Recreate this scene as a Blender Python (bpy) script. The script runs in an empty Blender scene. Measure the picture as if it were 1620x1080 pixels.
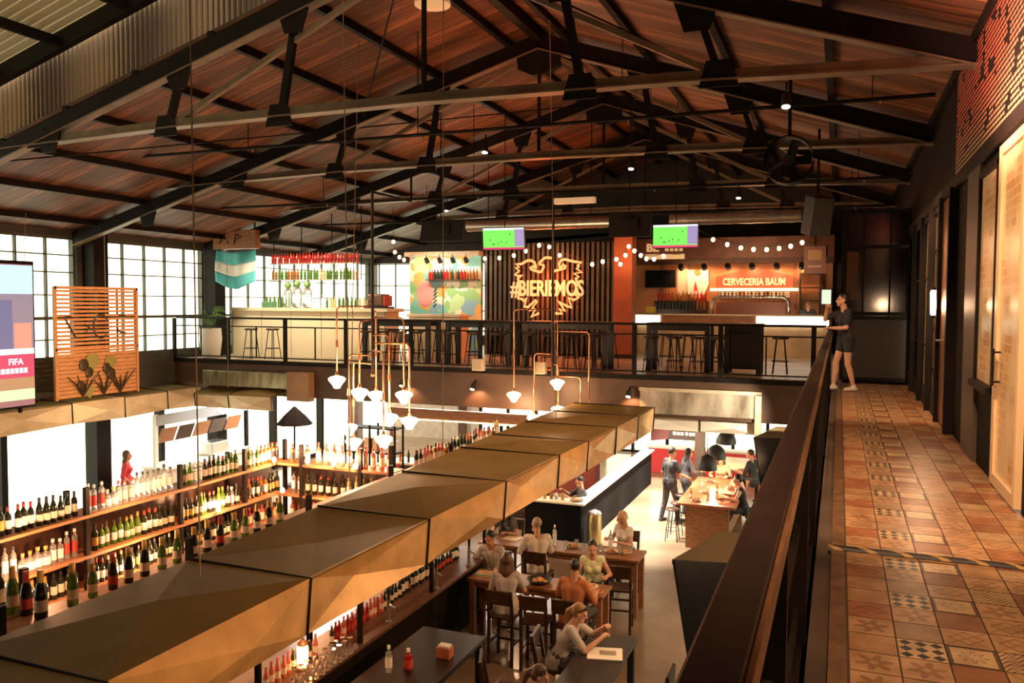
import bpy, math, random
from mathutils import Vector, Matrix, Euler
random.seed(7)
SC = bpy.context.scene
COL = SC.collection
PI = math.pi

# ------------------------------------------------------------------ camera
def set_camera():
    f, yaw, pit, rol = 1308.5, math.radians(21.556), math.radians(2.685), math.radians(.298)
    cy, sy, cp, sp = math.cos(yaw), math.sin(yaw), math.cos(pit), math.sin(pit)
    F = Vector((-sy * cp, cy * cp, -sp)); R = Vector((cy, sy, 0)); U = R.cross(F)
    c, s = math.cos(rol), math.sin(rol)
    R, U = c * R + s * U, -s * R + c * U
    cam = bpy.data.cameras.new('camera'); cam.sensor_width = 36; cam.lens = f / 1620 * 36
    cam.clip_start = .05; cam.clip_end = 200
    o = bpy.data.objects.new('camera', cam); COL.objects.link(o)
    M = Matrix.Identity(4)
    for i in range(3):
        M[i][0], M[i][1], M[i][2] = R[i], U[i], -F[i]
    M[2][3] = 1.5
    o.matrix_world = M
    SC.camera = o
set_camera()

# ------------------------------------------------------------------ exposure, daylight
vs = SC.view_settings
vs.view_transform = 'Standard'; vs.look = 'None'; vs.gamma = 1; vs.use_curve_mapping = False
vs.exposure = 0.25
W = bpy.data.worlds.new('overcast_daylight'); SC.world = W; W.use_nodes = True
bg = W.node_tree.nodes['Background']
bg.inputs[0].default_value = (1.0, .93, .70, 1); bg.inputs[1].default_value = 3.6

def lamp(kind, loc, power, color, size=.1, aim=None, spot=None, blend=.6, size_y=None, portal=False):
    l = bpy.data.lights.new('light', kind)
    l.energy = power; l.color = color
    if kind == 'AREA':
        l.shape = 'RECTANGLE'; l.size = size; l.size_y = size_y or size
        if portal: l.cycles.is_portal = True
    elif kind in ('POINT', 'SPOT'): l.shadow_soft_size = size
    if kind == 'SPOT': l.spot_size = spot; l.spot_blend = blend
    o = bpy.data.objects.new('light', l); COL.objects.link(o); o.location = loc
    if aim is not None:
        o.rotation_euler = (Vector(aim) - Vector(loc)).to_track_quat('-Z', 'Y').to_euler()
    return o
WARM = (1, .47, .22); WARM2 = (1, .60, .33); RED = (1, .16, .04)
# daylight comes in through these openings of the hall
lamp('AREA', (-16.3, 18.1, 1.6), 1, (1, 1, 1), 17, (0, 18.1, 1.6), size_y=2.8, portal=True)
lamp('AREA', (-16.3, 12.0, -2.3), 1, (1, 1, 1), 14, (0, 12.0, -2.3), size_y=2.6, portal=True)
lamp('AREA', (-13.6, 26.7, 1.6), 1, (1, 1, 1), 5.5, (-13.6, 0, 1.6), size_y=3.0, portal=True)
lamp('AREA', (-6.5, 28.3, -2.3), 1, (1, 1, 1), 12, (-6.5, 0, -2.3), size_y=2.7, portal=True)

lamp('AREA', (1.95, 20, -2.3), 1, (1, 1, 1), 9, (0, 20, -2.3), size_y=2.6, portal=True)  # added side opening out of view, brings daylight onto the aisle
# added lights, unseen under the gallery, brightening the aisle floor and stalls
for y in (17.6, 19.4, 21.2, 23.0): lamp('SPOT', (-4.15, y, -.33), 2300, (1, .93, .80), .12, (-4.15, y, -4), 1.15)
lamp('AREA', (-9.5, 21.5, -.32), 700, (1, .88, .70), 4, (-9.5, 21.5, -4), size_y=3)
lamp('AREA', (-13.5, 19.5, -.32), 520, (1, .95, .86), 2, (-13.5, 19.5, -4), size_y=3)

# ------------------------------------------------------------------ materials
def mat(name, col, rough=.6, metal=0., emit=None, es=0., var=0., vs=4., vstretch=(1, 1, 1), bump=0., bs=20., trans=0., col2=None, spec=None, alpha=None):
    m = bpy.data.materials.new(name); m.use_nodes = True
    nt = m.node_tree; N = nt.nodes; L = nt.links
    b = N['Principled BSDF']
    b.inputs['Base Color'].default_value = (*col, 1); b.inputs['Roughness'].default_value = rough
    b.inputs['Metallic'].default_value = metal
    if spec is not None: b.inputs['Specular IOR Level'].default_value = spec
    if trans: b.inputs['Transmission Weight'].default_value = trans
    if emit is not None:
        b.inputs['Emission Color'].default_value = (*emit, 1); b.inputs['Emission Strength'].default_value = es
    if var or bump:
        tc = N.new('ShaderNodeTexCoord'); mp = N.new('ShaderNodeMapping'); mp.inputs['Scale'].default_value = vstretch
        L.new(tc.outputs['Object'], mp.inputs['Vector'])
    if var:
        n = N.new('ShaderNodeTexNoise'); n.inputs['Scale'].default_value = vs; n.inputs['Detail'].default_value = 5
        L.new(mp.outputs['Vector'], n.inputs['Vector'])
        r = N.new('ShaderNodeValToRGB')
        c2 = col2 or tuple(max(0, c * (1 - var)) for c in col)
        c1 = tuple(min(1, c * (1 + var * .6)) for c in col)
        r.color_ramp.elements[0].position = .3; r.color_ramp.elements[0].color = (*c2, 1)
        r.color_ramp.elements[1].position = .7; r.color_ramp.elements[1].color = (*c1, 1)
        L.new(n.outputs['Fac'], r.inputs['Fac']); L.new(r.outputs['Color'], b.inputs['Base Color'])
    if bump:
        n2 = N.new('ShaderNodeTexNoise'); n2.inputs['Scale'].default_value = bs; n2.inputs['Detail'].default_value = 4
        L.new(mp.outputs['Vector'], n2.inputs['Vector'])
        bp = N.new('ShaderNodeBump'); bp.inputs['Strength'].default_value = bump; bp.inputs['Distance'].default_value = .02
        L.new(n2.outputs['Fac'], bp.inputs['Height']); L.new(bp.outputs['Normal'], b.inputs['Normal'])
    return m

M = {}
M['steel'] = mat('dark_steel', (.010, .0065, .0045), .55, 0, var=.5, vs=3, spec=.15)
M['steel_light'] = mat('lit_steel', (.18, .125, .075), .45, .1, var=.4, vs=2)  # paler than the dark steel: window light painted into flanges and ties
M['black'] = mat('black_paint', (.012, .011, .010), .45)
M['blackgloss'] = mat('black_gloss', (.01, .01, .011), .15)
M['rust'] = mat('rusty_brown_rail', (.014, .006, .0035), .42, 0, var=.5, vs=5, spec=.25)
M['copper'] = mat('copper_pipe', (.72, .34, .18), .3, .9)
M['wood'] = mat('warm_wood', (.30, .125, .05), .45, var=.45, vs=6, vstretch=(1, 9, 9))
M['woody'] = mat('warm_wood_along', (.30, .125, .05), .45, var=.45, vs=6, vstretch=(9, 1, 9))
M['darkwood'] = mat('dark_wood', (.05, .02, .01), .38, var=.5, vs=6, vstretch=(1, 9, 9))
M['shelfwood'] = mat('shelf_wood', (.42, .19, .08), .5, var=.4, vs=5, vstretch=(9, 1, 9))
M['slatwood'] = mat('orange_slat_wood', (.62, .27, .10), .55, var=.3, vs=7, vstretch=(9, 1, 9))
M['concrete'] = mat('concrete', (.26, .21, .165), .55, var=.35, vs=1.3, bump=.1, bs=30)
M['darkconc'] = mat('stained_concrete', (.085, .055, .038), .6, var=.45, vs=1.6)
M['white'] = mat('white_paint', (.78, .74, .68), .5)
M['cream'] = mat('cream_panel', (.70, .58, .42), .5, var=.15, vs=2)
M['dirtycream'] = mat('aged_cream_panel', (.62, .50, .35), .45, var=.35, vs=1.6, col2=(.36, .27, .17))
M['chrome'] = mat('brushed_metal', (.62, .60, .57), .28, .95)
M['galv'] = mat('galvanised_duct', (.66, .62, .55), .33, .85, var=.2, vs=8)
M['glassy'] = None
def glass_pane(name, tint, gloss=.1, rough=.03):
    m = bpy.data.materials.new(name); m.use_nodes = True
    N = m.node_tree.nodes; L = m.node_tree.links
    N.remove(N['Principled BSDF'])
    t = N.new('ShaderNodeBsdfTransparent'); t.inputs[0].default_value = (*tint, 1)
    g = N.new('ShaderNodeBsdfGlossy'); g.inputs['Roughness'].default_value = rough
    mx = N.new('ShaderNodeMixShader'); mx.inputs[0].default_value = gloss
    L.new(t.outputs[0], mx.inputs[1]); L.new(g.outputs[0], mx.inputs[2]); L.new(mx.outputs[0], N['Material Output'].inputs['Surface'])
    return m
M['glass'] = glass_pane('window_glass', (.96, .98, .94), .06)
M['darkglass'] = glass_pane('dark_glass', (.10, .085, .065), .16, .12)
def emis(name, col, s):
    m = bpy.data.materials.new(name); m.use_nodes = True
    N = m.node_tree.nodes; L = m.node_tree.links
    N.remove(N['Principled BSDF'])
    e = N.new('ShaderNodeEmission'); e.inputs[0].default_value = (*col, 1); e.inputs[1].default_value = s
    L.new(e.outputs[0], N['Material Output'].inputs['Surface'])
    return m

def coordmath(nt, expr_nodes=None): return None

def plank_material(name, c1, c2, c3, width, axis='Y', rough=.55):
    """boards side by side along one axis, each its own tone, with grain."""
    m = bpy.data.materials.new(name); m.use_nodes = True
    nt = m.node_tree; N = nt.nodes; L = nt.links; b = N['Principled BSDF']; b.inputs['Roughness'].default_value = rough
    tc = N.new('ShaderNodeTexCoord'); sp = N.new('ShaderNodeSeparateXYZ'); L.new(tc.outputs['Object'], sp.inputs[0])
    d = N.new('ShaderNodeMath'); d.operation = 'DIVIDE'; d.inputs[1].default_value = width; L.new(sp.outputs[axis], d.inputs[0])
    fl = N.new('ShaderNodeMath'); fl.operation = 'FLOOR'; L.new(d.outputs[0], fl.inputs[0])
    fr = N.new('ShaderNodeMath'); fr.operation = 'FRACT'; L.new(d.outputs[0], fr.inputs[0])
    wn = N.new('ShaderNodeTexWhiteNoise'); wn.noise_dimensions = '1D'; L.new(fl.outputs[0], wn.inputs['W'])
    r = N.new('ShaderNodeValToRGB'); e = r.color_ramp.elements
    e[0].color = (*c1, 1); e[1].color = (*c3, 1); k = e.new(.5); k.color = (*c2, 1)
    mp = N.new('ShaderNodeMapping'); mp.inputs['Scale'].default_value = (.6, 7, .6) if axis == 'Y' else (7, .6, 7)
    L.new(tc.outputs['Object'], mp.inputs['Vector'])
    n = N.new('ShaderNodeTexNoise'); n.inputs['Scale'].default_value = 2.2; n.inputs['Detail'].default_value = 6; L.new(mp.outputs[0], n.inputs['Vector'])
    ad = N.new('ShaderNodeMath'); ad.operation = 'MULTIPLY_ADD'; ad.inputs[1].default_value = .55; L.new(wn.outputs['Value'], ad.inputs[0])
    sc = N.new('ShaderNodeMath'); sc.operation = 'MULTIPLY_ADD'; sc.inputs[1].default_value = 1.3; sc.inputs[2].default_value = -.42; L.new(n.outputs['Fac'], sc.inputs[0])
    L.new(sc.outputs[0], ad.inputs[2]); L.new(ad.outputs[0], r.inputs['Fac'])
    gp = N.new('ShaderNodeMath'); gp.operation = 'GREATER_THAN'; gp.inputs[1].default_value = .93; L.new(fr.outputs[0], gp.inputs[0])
    mx = N.new('ShaderNodeMix'); mx.data_type = 'RGBA'; L.new(gp.outputs[0], mx.inputs[0]); L.new(r.outputs[0], mx.inputs[6])
    mx.inputs[7].default_value = (.012, .006, .003, 1); L.new(mx.outputs[2], b.inputs['Base Color'])
    return m
M['roofplank'] = plank_material('roof_planks', (.022, .008, .004), (.13, .043, .016), (.36, .14, .058), .23)
M['floor'] = mat('polished_concrete_floor', (.24, .16, .10), .22, var=.3, vs=.9, bump=.03, bs=8)
M['mezzfloor'] = mat('concrete_gallery_floor', (.40, .31, .22), .35, var=.35, vs=1.1)

# ------------------------------------------------------------------ mesh builder
class MB:
    def __init__(s): s.v = []; s.f = []; s.mi = []; s.cur = 0; s.uv = None
    def face(s, idx): s.f.append(tuple(idx)); s.mi.append(s.cur)
    def add(s, vs, fs):
        n = len(s.v); s.v += [tuple(p) for p in vs]
        for f in fs: s.face([i + n for i in f])
        return s
    def box(s, x0, y0, z0, x1, y1, z1):
        return s.add([(x0, y0, z0), (x1, y0, z0), (x1, y1, z0), (x0, y1, z0), (x0, y0, z1), (x1, y0, z1), (x1, y1, z1), (x0, y1, z1)],
                     [(0, 3, 2, 1), (4, 5, 6, 7), (0, 1, 5, 4), (1, 2, 6, 5), (2, 3, 7, 6), (3, 0, 4, 7)])
    def cbox(s, c, d, rz=0, rx=0):
        x, y, z = d[0] / 2, d[1] / 2, d[2] / 2
        Rm = Euler((rx, 0, rz)).to_matrix()
        P = [Rm @ Vector(p) + Vector(c) for p in [(-x, -y, -z), (x, -y, -z), (x, y, -z), (-x, y, -z), (-x, -y, z), (x, -y, z), (x, y, z), (-x, y, z)]]
        return s.add(P, [(0, 3, 2, 1), (4, 5, 6, 7), (0, 1, 5, 4), (1, 2, 6, 5), (2, 3, 7, 6), (3, 0, 4, 7)])
    def bar(s, a, b, w, h, up=(0, 0, 1)):
        a, b = Vector(a), Vector(b); d = (b - a).normalized(); u = Vector(up)
        if abs(d.dot(u)) > .98: u = Vector((0, 1, 0))
        sd = d.cross(u).normalized(); u = sd.cross(d).normalized()
        P = [p + sd * (i * w / 2) + u * (j * h / 2) for p in (a, b) for i, j in ((-1, -1), (1, -1), (1, 1), (-1, 1))]
        return s.add(P, [(3, 2, 1, 0), (4, 5, 6, 7), (0, 1, 5, 4), (1, 2, 6, 5), (2, 3, 7, 6), (3, 0, 4, 7)])
    def tube(s, path, r, n=8, caps=True):
        P = [Vector(p) for p in path]; rr = r if isinstance(r, (list, tuple)) else [r] * len(P)
        base = len(s.v); prev = None
        for i, p in enumerate(P):
            d = ((P[min(i + 1, len(P) - 1)] - p).normalized() + (p - P[max(i - 1, 0)]).normalized())
            d = d.normalized() if d.length > 1e-6 else Vector((0, 0, 1))
            if prev is None:
                a = Vector((0, 0, 1)) if abs(d.z) < .9 else Vector((1, 0, 0)); prev = d.cross(a).normalized()
            u = (prev - d * prev.dot(d)).normalized(); w = d.cross(u); prev = u
            for k in range(n):
                t = 2 * PI * k / n; s.v.append(tuple(p + (u * math.cos(t) + w * math.sin(t)) * rr[i]))
        for i in range(len(P) - 1):
            for k in range(n):
                a = base + i * n + k; b2 = base + i * n + (k + 1) % n
                s.face((a, b2, b2 + n, a + n))
        if caps:
            s.face([base + k for k in reversed(range(n))]); e = base + (len(P) - 1) * n; s.face([e + k for k in range(n)])
        return s
    def cyl(s, a, b, r, r2=None, n=12): return s.tube([a, b], [r, r if r2 is None else r2], n)
    def lathe(s, prof, c=(0, 0, 0), n=16, capb=True, capt=True):
        base = len(s.v)
        for r, z in prof:
            for k in range(n):
                t = 2 * PI * k / n; s.v.append((c[0] + r * math.cos(t), c[1] + r * math.sin(t), c[2] + z))
        for i in range(len(prof) - 1):
            for k in range(n):
                a = base + i * n + k; b2 = base + i * n + (k + 1) % n; s.face((a, b2, b2 + n, a + n))
        if capb: s.face([base + k for k in reversed(range(n))])
        if capt: e = base + (len(prof) - 1) * n; s.face([e + k for k in range(n)])
        return s
    def ell(s, c, r, n=12, m=8):
        base = len(s.v); c = Vector(c)
        prof = [(math.sin(PI * (i + .0) / m), -math.cos(PI * i / m)) for i in range(1, m)]
        s.v.append((c.x, c.y, c.z - r[2]))
        for a, z in prof:
            for k in range(n):
                t = 2 * PI * k / n; s.v.append((c.x + r[0] * a * math.cos(t), c.y + r[1] * a * math.sin(t), c.z + r[2] * z))
        s.v.append((c.x, c.y, c.z + r[2])); top = len(s.v) - 1
        for k in range(n): s.face((base, base + 1 + (k + 1) % n, base + 1 + k))
        for i in range(len(prof) - 1):
            for k in range(n):
                a = base + 1 + i * n + k; b2 = base + 1 + i * n + (k + 1) % n; s.face((a, b2, b2 + n, a + n))
        l = base + 1 + (len(prof) - 1) * n
        for k in range(n): s.face((l + k, l + (k + 1) % n, top))
        return s
    def prism(s, poly, o, u, w, d):
        """2-D polygon in the plane o + a*u + b*w, thickened by vector d"""
        o, u, w, d = Vector(o), Vector(u), Vector(w), Vector(d); n = len(poly)
        P = [o + u * a + w * b for a, b in poly]; P += [p + d for p in P]
        s.add(P, [tuple(reversed(range(n))), tuple(range(n, 2 * n))] + [(i, (i + 1) % n, n + (i + 1) % n, n + i) for i in range(n)])
        return s
    def build(s, name, mats, parent=None, smooth=False, bevel=0., loc=None):
        me = bpy.data.meshes.new(name); me.from_pydata(s.v, [], s.f)
        if not isinstance(mats, (list, tuple)): mats = [mats]
        for q in mats: me.materials.append(M[q] if isinstance(q, str) else q)
        if len(mats) > 1: me.polygons.foreach_set('material_index', s.mi)
        if smooth: me.polygons.foreach_set('use_smooth', [True] * len(s.f))
        me.update()
        o = bpy.data.objects.new(name, me); COL.objects.link(o)
        if parent is not None: o.parent = parent
        if loc is not None: o.location = loc
        if bevel:
            b = o.modifiers.new('bevel', 'BEVEL'); b.width = bevel; b.segments = 2; b.limit_method = 'ANGLE'
        if smooth and smooth != 'all':
            a = math.radians(40)
            try: me.set_sharp_from_angle(angle=a)
            except Exception: pass
        return o

def tag(o, label, cat, group=None):
    o['label'] = label; o['category'] = cat
    if group: o['group'] = group
    return o
def thing(name, label, cat, loc=(0, 0, 0), rz=0., group=None):
    o = bpy.data.objects.new(name, None); COL.objects.link(o); o.empty_display_size = .1
    o.location = loc; o.rotation_euler = (0, 0, rz)
    return tag(o, label, cat, group)
def struct(o): o['kind'] = 'structure'; return o
KIDS = {}
def dup(root, loc, rz=0., label=None, group=None, scale=None):
    """a copy of a thing with copies of its parts and sub-parts (mesh data shared)"""
    r = root.copy(); COL.objects.link(r); r.location = loc; r.rotation_euler = (0, 0, rz)
    if scale: r.scale = (scale,) * 3
    if label: r['label'] = label
    if group: r['group'] = group
    if root.name not in KIDS: KIDS[root.name] = [(c, list(c.children)) for c in root.children]
    for ch, gr in KIDS[root.name]:
        c = ch.copy(); COL.objects.link(c); c.parent = r
        for g in gr:
            d = g.copy(); COL.objects.link(d); d.parent = c
    return r
ONES = 'zeroth first second third fourth fifth sixth seventh eighth ninth tenth eleventh twelfth thirteenth fourteenth fifteenth sixteenth seventeenth eighteenth nineteenth'.split()
TENS = {2: 'twent', 3: 'thirt', 4: 'fort', 5: 'fift', 6: 'sixt', 7: 'sevent', 8: 'eight', 9: 'ninet'}
def nth(n):
    if n < 20: return ONES[n]
    t, u = divmod(n, 10)
    return TENS[t] + ('ieth' if u == 0 else 'y-' + ONES[u])
def text_mesh(txt, size, depth, name, m, parent, loc, rot=(PI / 2, 0, 0), align='CENTER', sx=1., bold=0.):
    cu = bpy.data.curves.new(name, 'FONT'); cu.body = txt; cu.size = size; cu.extrude = depth; cu.align_x = align; cu.offset = bold; cu.resolution_u = 3
    t = bpy.data.objects.new(name + '_tmp', cu)
    me = bpy.data.meshes.new_from_object(t); bpy.data.objects.remove(t); bpy.data.curves.remove(cu)
    me.materials.clear(); me.materials.append(M[m] if isinstance(m, str) else m)
    o = bpy.data.objects.new(name, me); COL.objects.link(o)
    if parent is not None: o.parent = parent
    o.location = loc; o.rotation_euler = rot; o.scale = (sx, 1, 1)
    return o
# ------------------------------------------------------------------ the hall: floors, walls, roof
ZG = -3.7            # ground floor
XL, XR = -16.2, 1.25 # long walls
YF = 16.9            # front edge of the gallery
RX = -5.0            # ridge
def roof_z(x): return 6.3 - (.287 if x < RX else .33) * abs(x - RX)
struct(MB().box(XL - 1, -3.2, ZG - .2, 3.2, 29, ZG).build('floor_ground', 'floor'))
struct(MB().box(XL, YF + .3, -.25, XR + .1, 27.2, 0).box(XL, YF + .1, -.08, XR + .1, YF + .3, 0).build('floor_gallery', ['mezzfloor']))
struct(MB().box(-.12, -3, -.25, XR + .3, YF, -.03).build('floor_walkway_base', 'darkconc'))
struct(MB().box(-16.2, YF + .0, -.85, -.2, YF + .3, -.08).build('trim_gallery_front', mat('brown_fascia', (.085, .042, .02), .55, var=.35, vs=1.5)))
g = MB().box(-16.2, YF - .03, -.08, .0, YF + .12, .02); struct(g.build('trim_gallery_edge', 'steel'))
# tiled walkway: every tile carries one of the patterns
def tile_mat(name, a, b, kind):
    m = bpy.data.materials.new(name); m.use_nodes = True
    nt = m.node_tree; N = nt.nodes; L = nt.links; bs = N['Principled BSDF']; bs.inputs['Roughness'].default_value = .33
    uv = N.new('ShaderNodeUVMap'); sp = N.new('ShaderNodeSeparateXYZ'); L.new(uv.outputs[0], sp.inputs[0])
    def mth(op, x, y=None, z=None):
        q = N.new('ShaderNodeMath'); q.operation = op
        for i, v in enumerate((x, y, z)):
            if v is None: continue
            if isinstance(v, (int, float)): q.inputs[i].default_value = v
            else: L.new(v, q.inputs[i])
        return q.outputs[0]
    X, Y = sp.outputs[0], sp.outputs[1]
    cx = mth('ABSOLUTE', mth('SUBTRACT', X, .5)); cy = mth('ABSOLUTE', mth('SUBTRACT', Y, .5))
    if kind == 'diamond':
        u = mth('ABSOLUTE', mth('SUBTRACT', mth('FRACT', mth('MULTIPLY', X, 3)), .5)); v = mth('ABSOLUTE', mth('SUBTRACT', mth('FRACT', mth('MULTIPLY', Y, 3)), .5))
        fac = mth('LESS_THAN', mth('ADD', u, v), .44)
    elif kind == 'stripe': fac = mth('GREATER_THAN', mth('SINE', mth('MULTIPLY', mth('ADD', X, Y), 40)), .25)
    elif kind == 'rows': fac = mth('GREATER_THAN', mth('SINE', mth('MULTIPLY', Y, 52)), .3)
    elif kind == 'frame':
        mx_ = mth('MAXIMUM', cx, cy)
        star = mth('LESS_THAN', mth('ABSOLUTE', mth('SUBTRACT', mth('SQRT', mth('ADD', mth('MULTIPLY', cx, cx), mth('MULTIPLY', cy, cy))), mth('ADD', .2, mth('MULTIPLY', .08, mth('COSINE', mth('MULTIPLY', mth('ARCTAN2', mth('SUBTRACT', Y, .5), mth('SUBTRACT', X, .5)), 8)))))), .035)
        fac = mth('MAXIMUM', mth('GREATER_THAN', mx_, .43), mth('MULTIPLY', star, .6))
    elif kind == 'zig':
        fac = mth('GREATER_THAN', mth('SINE', mth('MULTIPLY', mth('ADD', mth('MULTIPLY', mth('ABSOLUTE', mth('SUBTRACT', mth('FRACT', mth('MULTIPLY', X, 3)), .5)), .45), Y), 34)), .2)
    elif kind == 'cross':
        d1 = mth('ABSOLUTE', mth('SUBTRACT', cx, cy))
        dots = mth('LESS_THAN', mth('ABSOLUTE', mth('SUBTRACT', mth('ADD', cx, cy), .36)), .03)
        fac = mth('MAXIMUM', mth('MULTIPLY', mth('LESS_THAN', d1, .03), .7), dots)
    elif kind == 'flower':
        r_ = mth('SQRT', mth('ADD', mth('MULTIPLY', cx, cx), mth('MULTIPLY', cy, cy)))
        pet = mth('ADD', .30, mth('MULTIPLY', .12, mth('SINE', mth('MULTIPLY', mth('ARCTAN2', mth('SUBTRACT', Y, .5), mth('SUBTRACT', X, .5)), 6))))
        fac = mth('MULTIPLY', mth('SUBTRACT', mth('LESS_THAN', r_, pet), mth('LESS_THAN', r_, .09)), .7)
    else: fac = mth('MULTIPLY', X, 0)
    tc = N.new('ShaderNodeTexCoord'); n = N.new('ShaderNodeTexNoise'); n.inputs['Scale'].default_value = 7; n.inputs['Detail'].default_value = 6; L.new(tc.outputs['Object'], n.inputs['Vector'])
    mx = N.new('ShaderNodeMix'); mx.data_type = 'RGBA'; L.new(fac, mx.inputs[0]); mx.inputs[6].default_value = (*a, 1); mx.inputs[7].default_value = (*b, 1)
    m2 = N.new('ShaderNodeMix'); m2.data_type = 'RGBA'; m2.blend_type = 'MULTIPLY'; m2.inputs[0].default_value = .55
    rp = N.new('ShaderNodeValToRGB'); rp.color_ramp.elements[0].position = .35; rp.color_ramp.elements[0].color = (.35, .3, .25, 1); rp.color_ramp.elements[1].position = .65
    L.new(n.outputs['Fac'], rp.inputs[0]); L.new(mx.outputs[2], m2.inputs[6]); L.new(rp.outputs[0], m2.inputs[7])
    L.new(m2.outputs[2], bs.inputs['Base Color'])
    return m
tan, cream_, brn, blk, rust_ = (.50, .29, .14), (.62, .42, .22), (.24, .11, .05), (.025, .02, .02), (.40, .16, .07)
TM = [tile_mat('tile_black_diamonds', cream_, blk, 'diamond'), tile_mat('tile_fine_rows', (.42, .26, .13), (.27, .16, .08), 'rows'), tile_mat('tile_flower', tan, brn, 'flower'),
      tile_mat('tile_framed_star', cream_, (.09, .05, .03), 'frame'), tile_mat('tile_plain_brown', (.28, .115, .05), brn, 'plain'), tile_mat('tile_cross', tan, brn, 'cross'),
      tile_mat('tile_stripe', tan, (.36, .18, .08), 'stripe'), tile_mat('tile_zigzag', cream_, (.22, .12, .07), 'zig'), tile_mat('tile_rust', rust_, (.2, .08, .04), 'cross')]
grout = mat('tile_grout', (.07, .04, .025), .7)
colw = [.2, .195, .2, .2, .2, .2]; trow = .2135
seq = [[6, 8, 5, 2], [0, 1, 2], [3, 5, 4], [7, 5, 6, 2], [8, 5, 7, 4], [6, 2, 8, 7]]
def tiles():
    b = MB(); uvs = []
    x = .07; rr = random.Random(3)
    for ci, w in enumerate(colw):
        y = -1.0 + 3.835 % trow; k = 0
        base = -1.0 + (3.835 + 1.0) % (trow * 3) - trow * 3
        y = base
        while y < 17.55:
            s_ = seq[ci]; b.cur = s_[k % len(s_)] if ci in (1, 2) or rr.random() < .7 else rr.choice(s_)
            gx = .0035
            x1 = min(x + w, XR - .004)
            b.add([(x + gx, y + gx, 0), (x1 - gx, y + gx, 0), (x1 - gx, y + trow - gx, 0), (x + gx, y + trow - gx, 0)], [(0, 1, 2, 3)])
            y += trow; k += 1
        x += w
    n = len(TM); b.cur = n
    b.box(.062, -3, -.03, XR, 17.56, -.002)
    o = b.build('floor_walkway_tiles', TM + [grout])
    u = o.data.uv_layers.new(name='UVMap')
    q = [(0, 0), (1, 0), (1, 1), (0, 1)]
    for p in o.data.polygons:
        for j, li in enumerate(p.loop_indices): u.data[li].uv = q[j % 4]
    struct(o)
tiles()
struct(MB().box(-.012, -3, -.04, .062, 17.5, .004).build('trim_walkway_edge', mat('edge_strip', (.20, .11, .055), .4, .2, var=.4, vs=9)))
# striped hazard strip across the walkway
m = bpy.data.materials.new('hazard_stripes'); m.use_nodes = True
N = m.node_tree.nodes; L = m.node_tree.links
tc = N.new('ShaderNodeTexCoord'); wv = N.new('ShaderNodeTexWave'); wv.inputs['Scale'].default_value = 3.2; wv.wave_type = 'BANDS'; wv.bands_direction = 'DIAGONAL'
rp = N.new('ShaderNodeValToRGB'); rp.color_ramp.interpolation = 'CONSTANT'; rp.color_ramp.elements[0].color = (.012, .01, .01, 1); rp.color_ramp.elements[1].position = .84; rp.color_ramp.elements[1].color = (.38, .21, .05, 1)
L.new(tc.outputs['Object'], wv.inputs[0]); L.new(wv.outputs['Fac'], rp.inputs[0]); L.new(rp.outputs[0], N['Principled BSDF'].inputs['Base Color'])
o = MB().prism([(-.035, 0), (-.025, .014), (.025, .014), (.035, 0)], (-.03, 5.40, .0045), (0, 1, 0), (0, 0, 1), (1.27, 0, 0)).build('hazard_strip', m)
tag(o, 'black and yellow striped strip laid across the tiled walkway', 'floor strip')

# ---- long wall with the daylight windows, gallery level and ground level
wall_bays = [(5.0, 9.2), (9.6, 13.95), (14.65, 18.05), (18.45, 26.7)]
wl = MB()
wl.box(XL - .25, -3, -.75, XL, 27.2, .18)          # sill band
wl.box(XL - .25, -3, 2.93, XL, 27.2, 3.6)           # header
ys = -3
for a, b in wall_bays: wl.box(XL - .25, ys, .18, XL, a, 2.93); ys = b
wl.box(XL - .25, ys, .18, XL, 27.2, 2.93)
struct(wl.build('wall_left', mat('dark_green_grey_wall', (.055, .05, .038), .6, var=.3, vs=2)))
M['mullion'] = mat('green_grey_mullion', (.07, .075, .055), .5)
for i, (a, b) in enumerate(wall_bays):
    fr = MB(); n = 11 if b - a > 6 else 6 if b - a > 4 else 5
    for k in range(n + 1):
        y = a + (b - a) * k / n; w = .045 if k in (0, n) else .018
        fr.box(XL - .14, y - w, .18, XL - .06, y + w, 2.93)
    for z, w in ((.2, .04), (.62, .014), (1.1, .035), (1.62, .014), (2.13, .014), (2.52, .014), (2.9, .03)):
        fr.box(XL - .135, a, z - w, XL - .065, b, z + w)
    o = struct(fr.build('window_%d' % (i + 1), 'mullion'))
    struct(MB().box(XL - .105, a, .2, XL - .095, b, 2.92).build('window_pane', 'glass', o))
# ground level: glazed doors with posts
gl = MB()
for y in (4.0, 6.6, 9.0, 11.3, 12.05, 14.3, 16.4, 18.6, 21, 23.5): gl.box(XL - .16, y - .07, ZG, XL + .06, y + .07, -.75)
gl.box(XL - .12, -3, -1.02, XL, 27, -.75)
gl.box(XL - .1, 4, ZG, XL - .04, 24, ZG + .12)
o = struct(gl.build('window_ground', 'steel'))
struct(MB().box(XL - .085, -3, ZG, XL - .075, 27, -.75).build('window_pane', 'glass', o))
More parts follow.
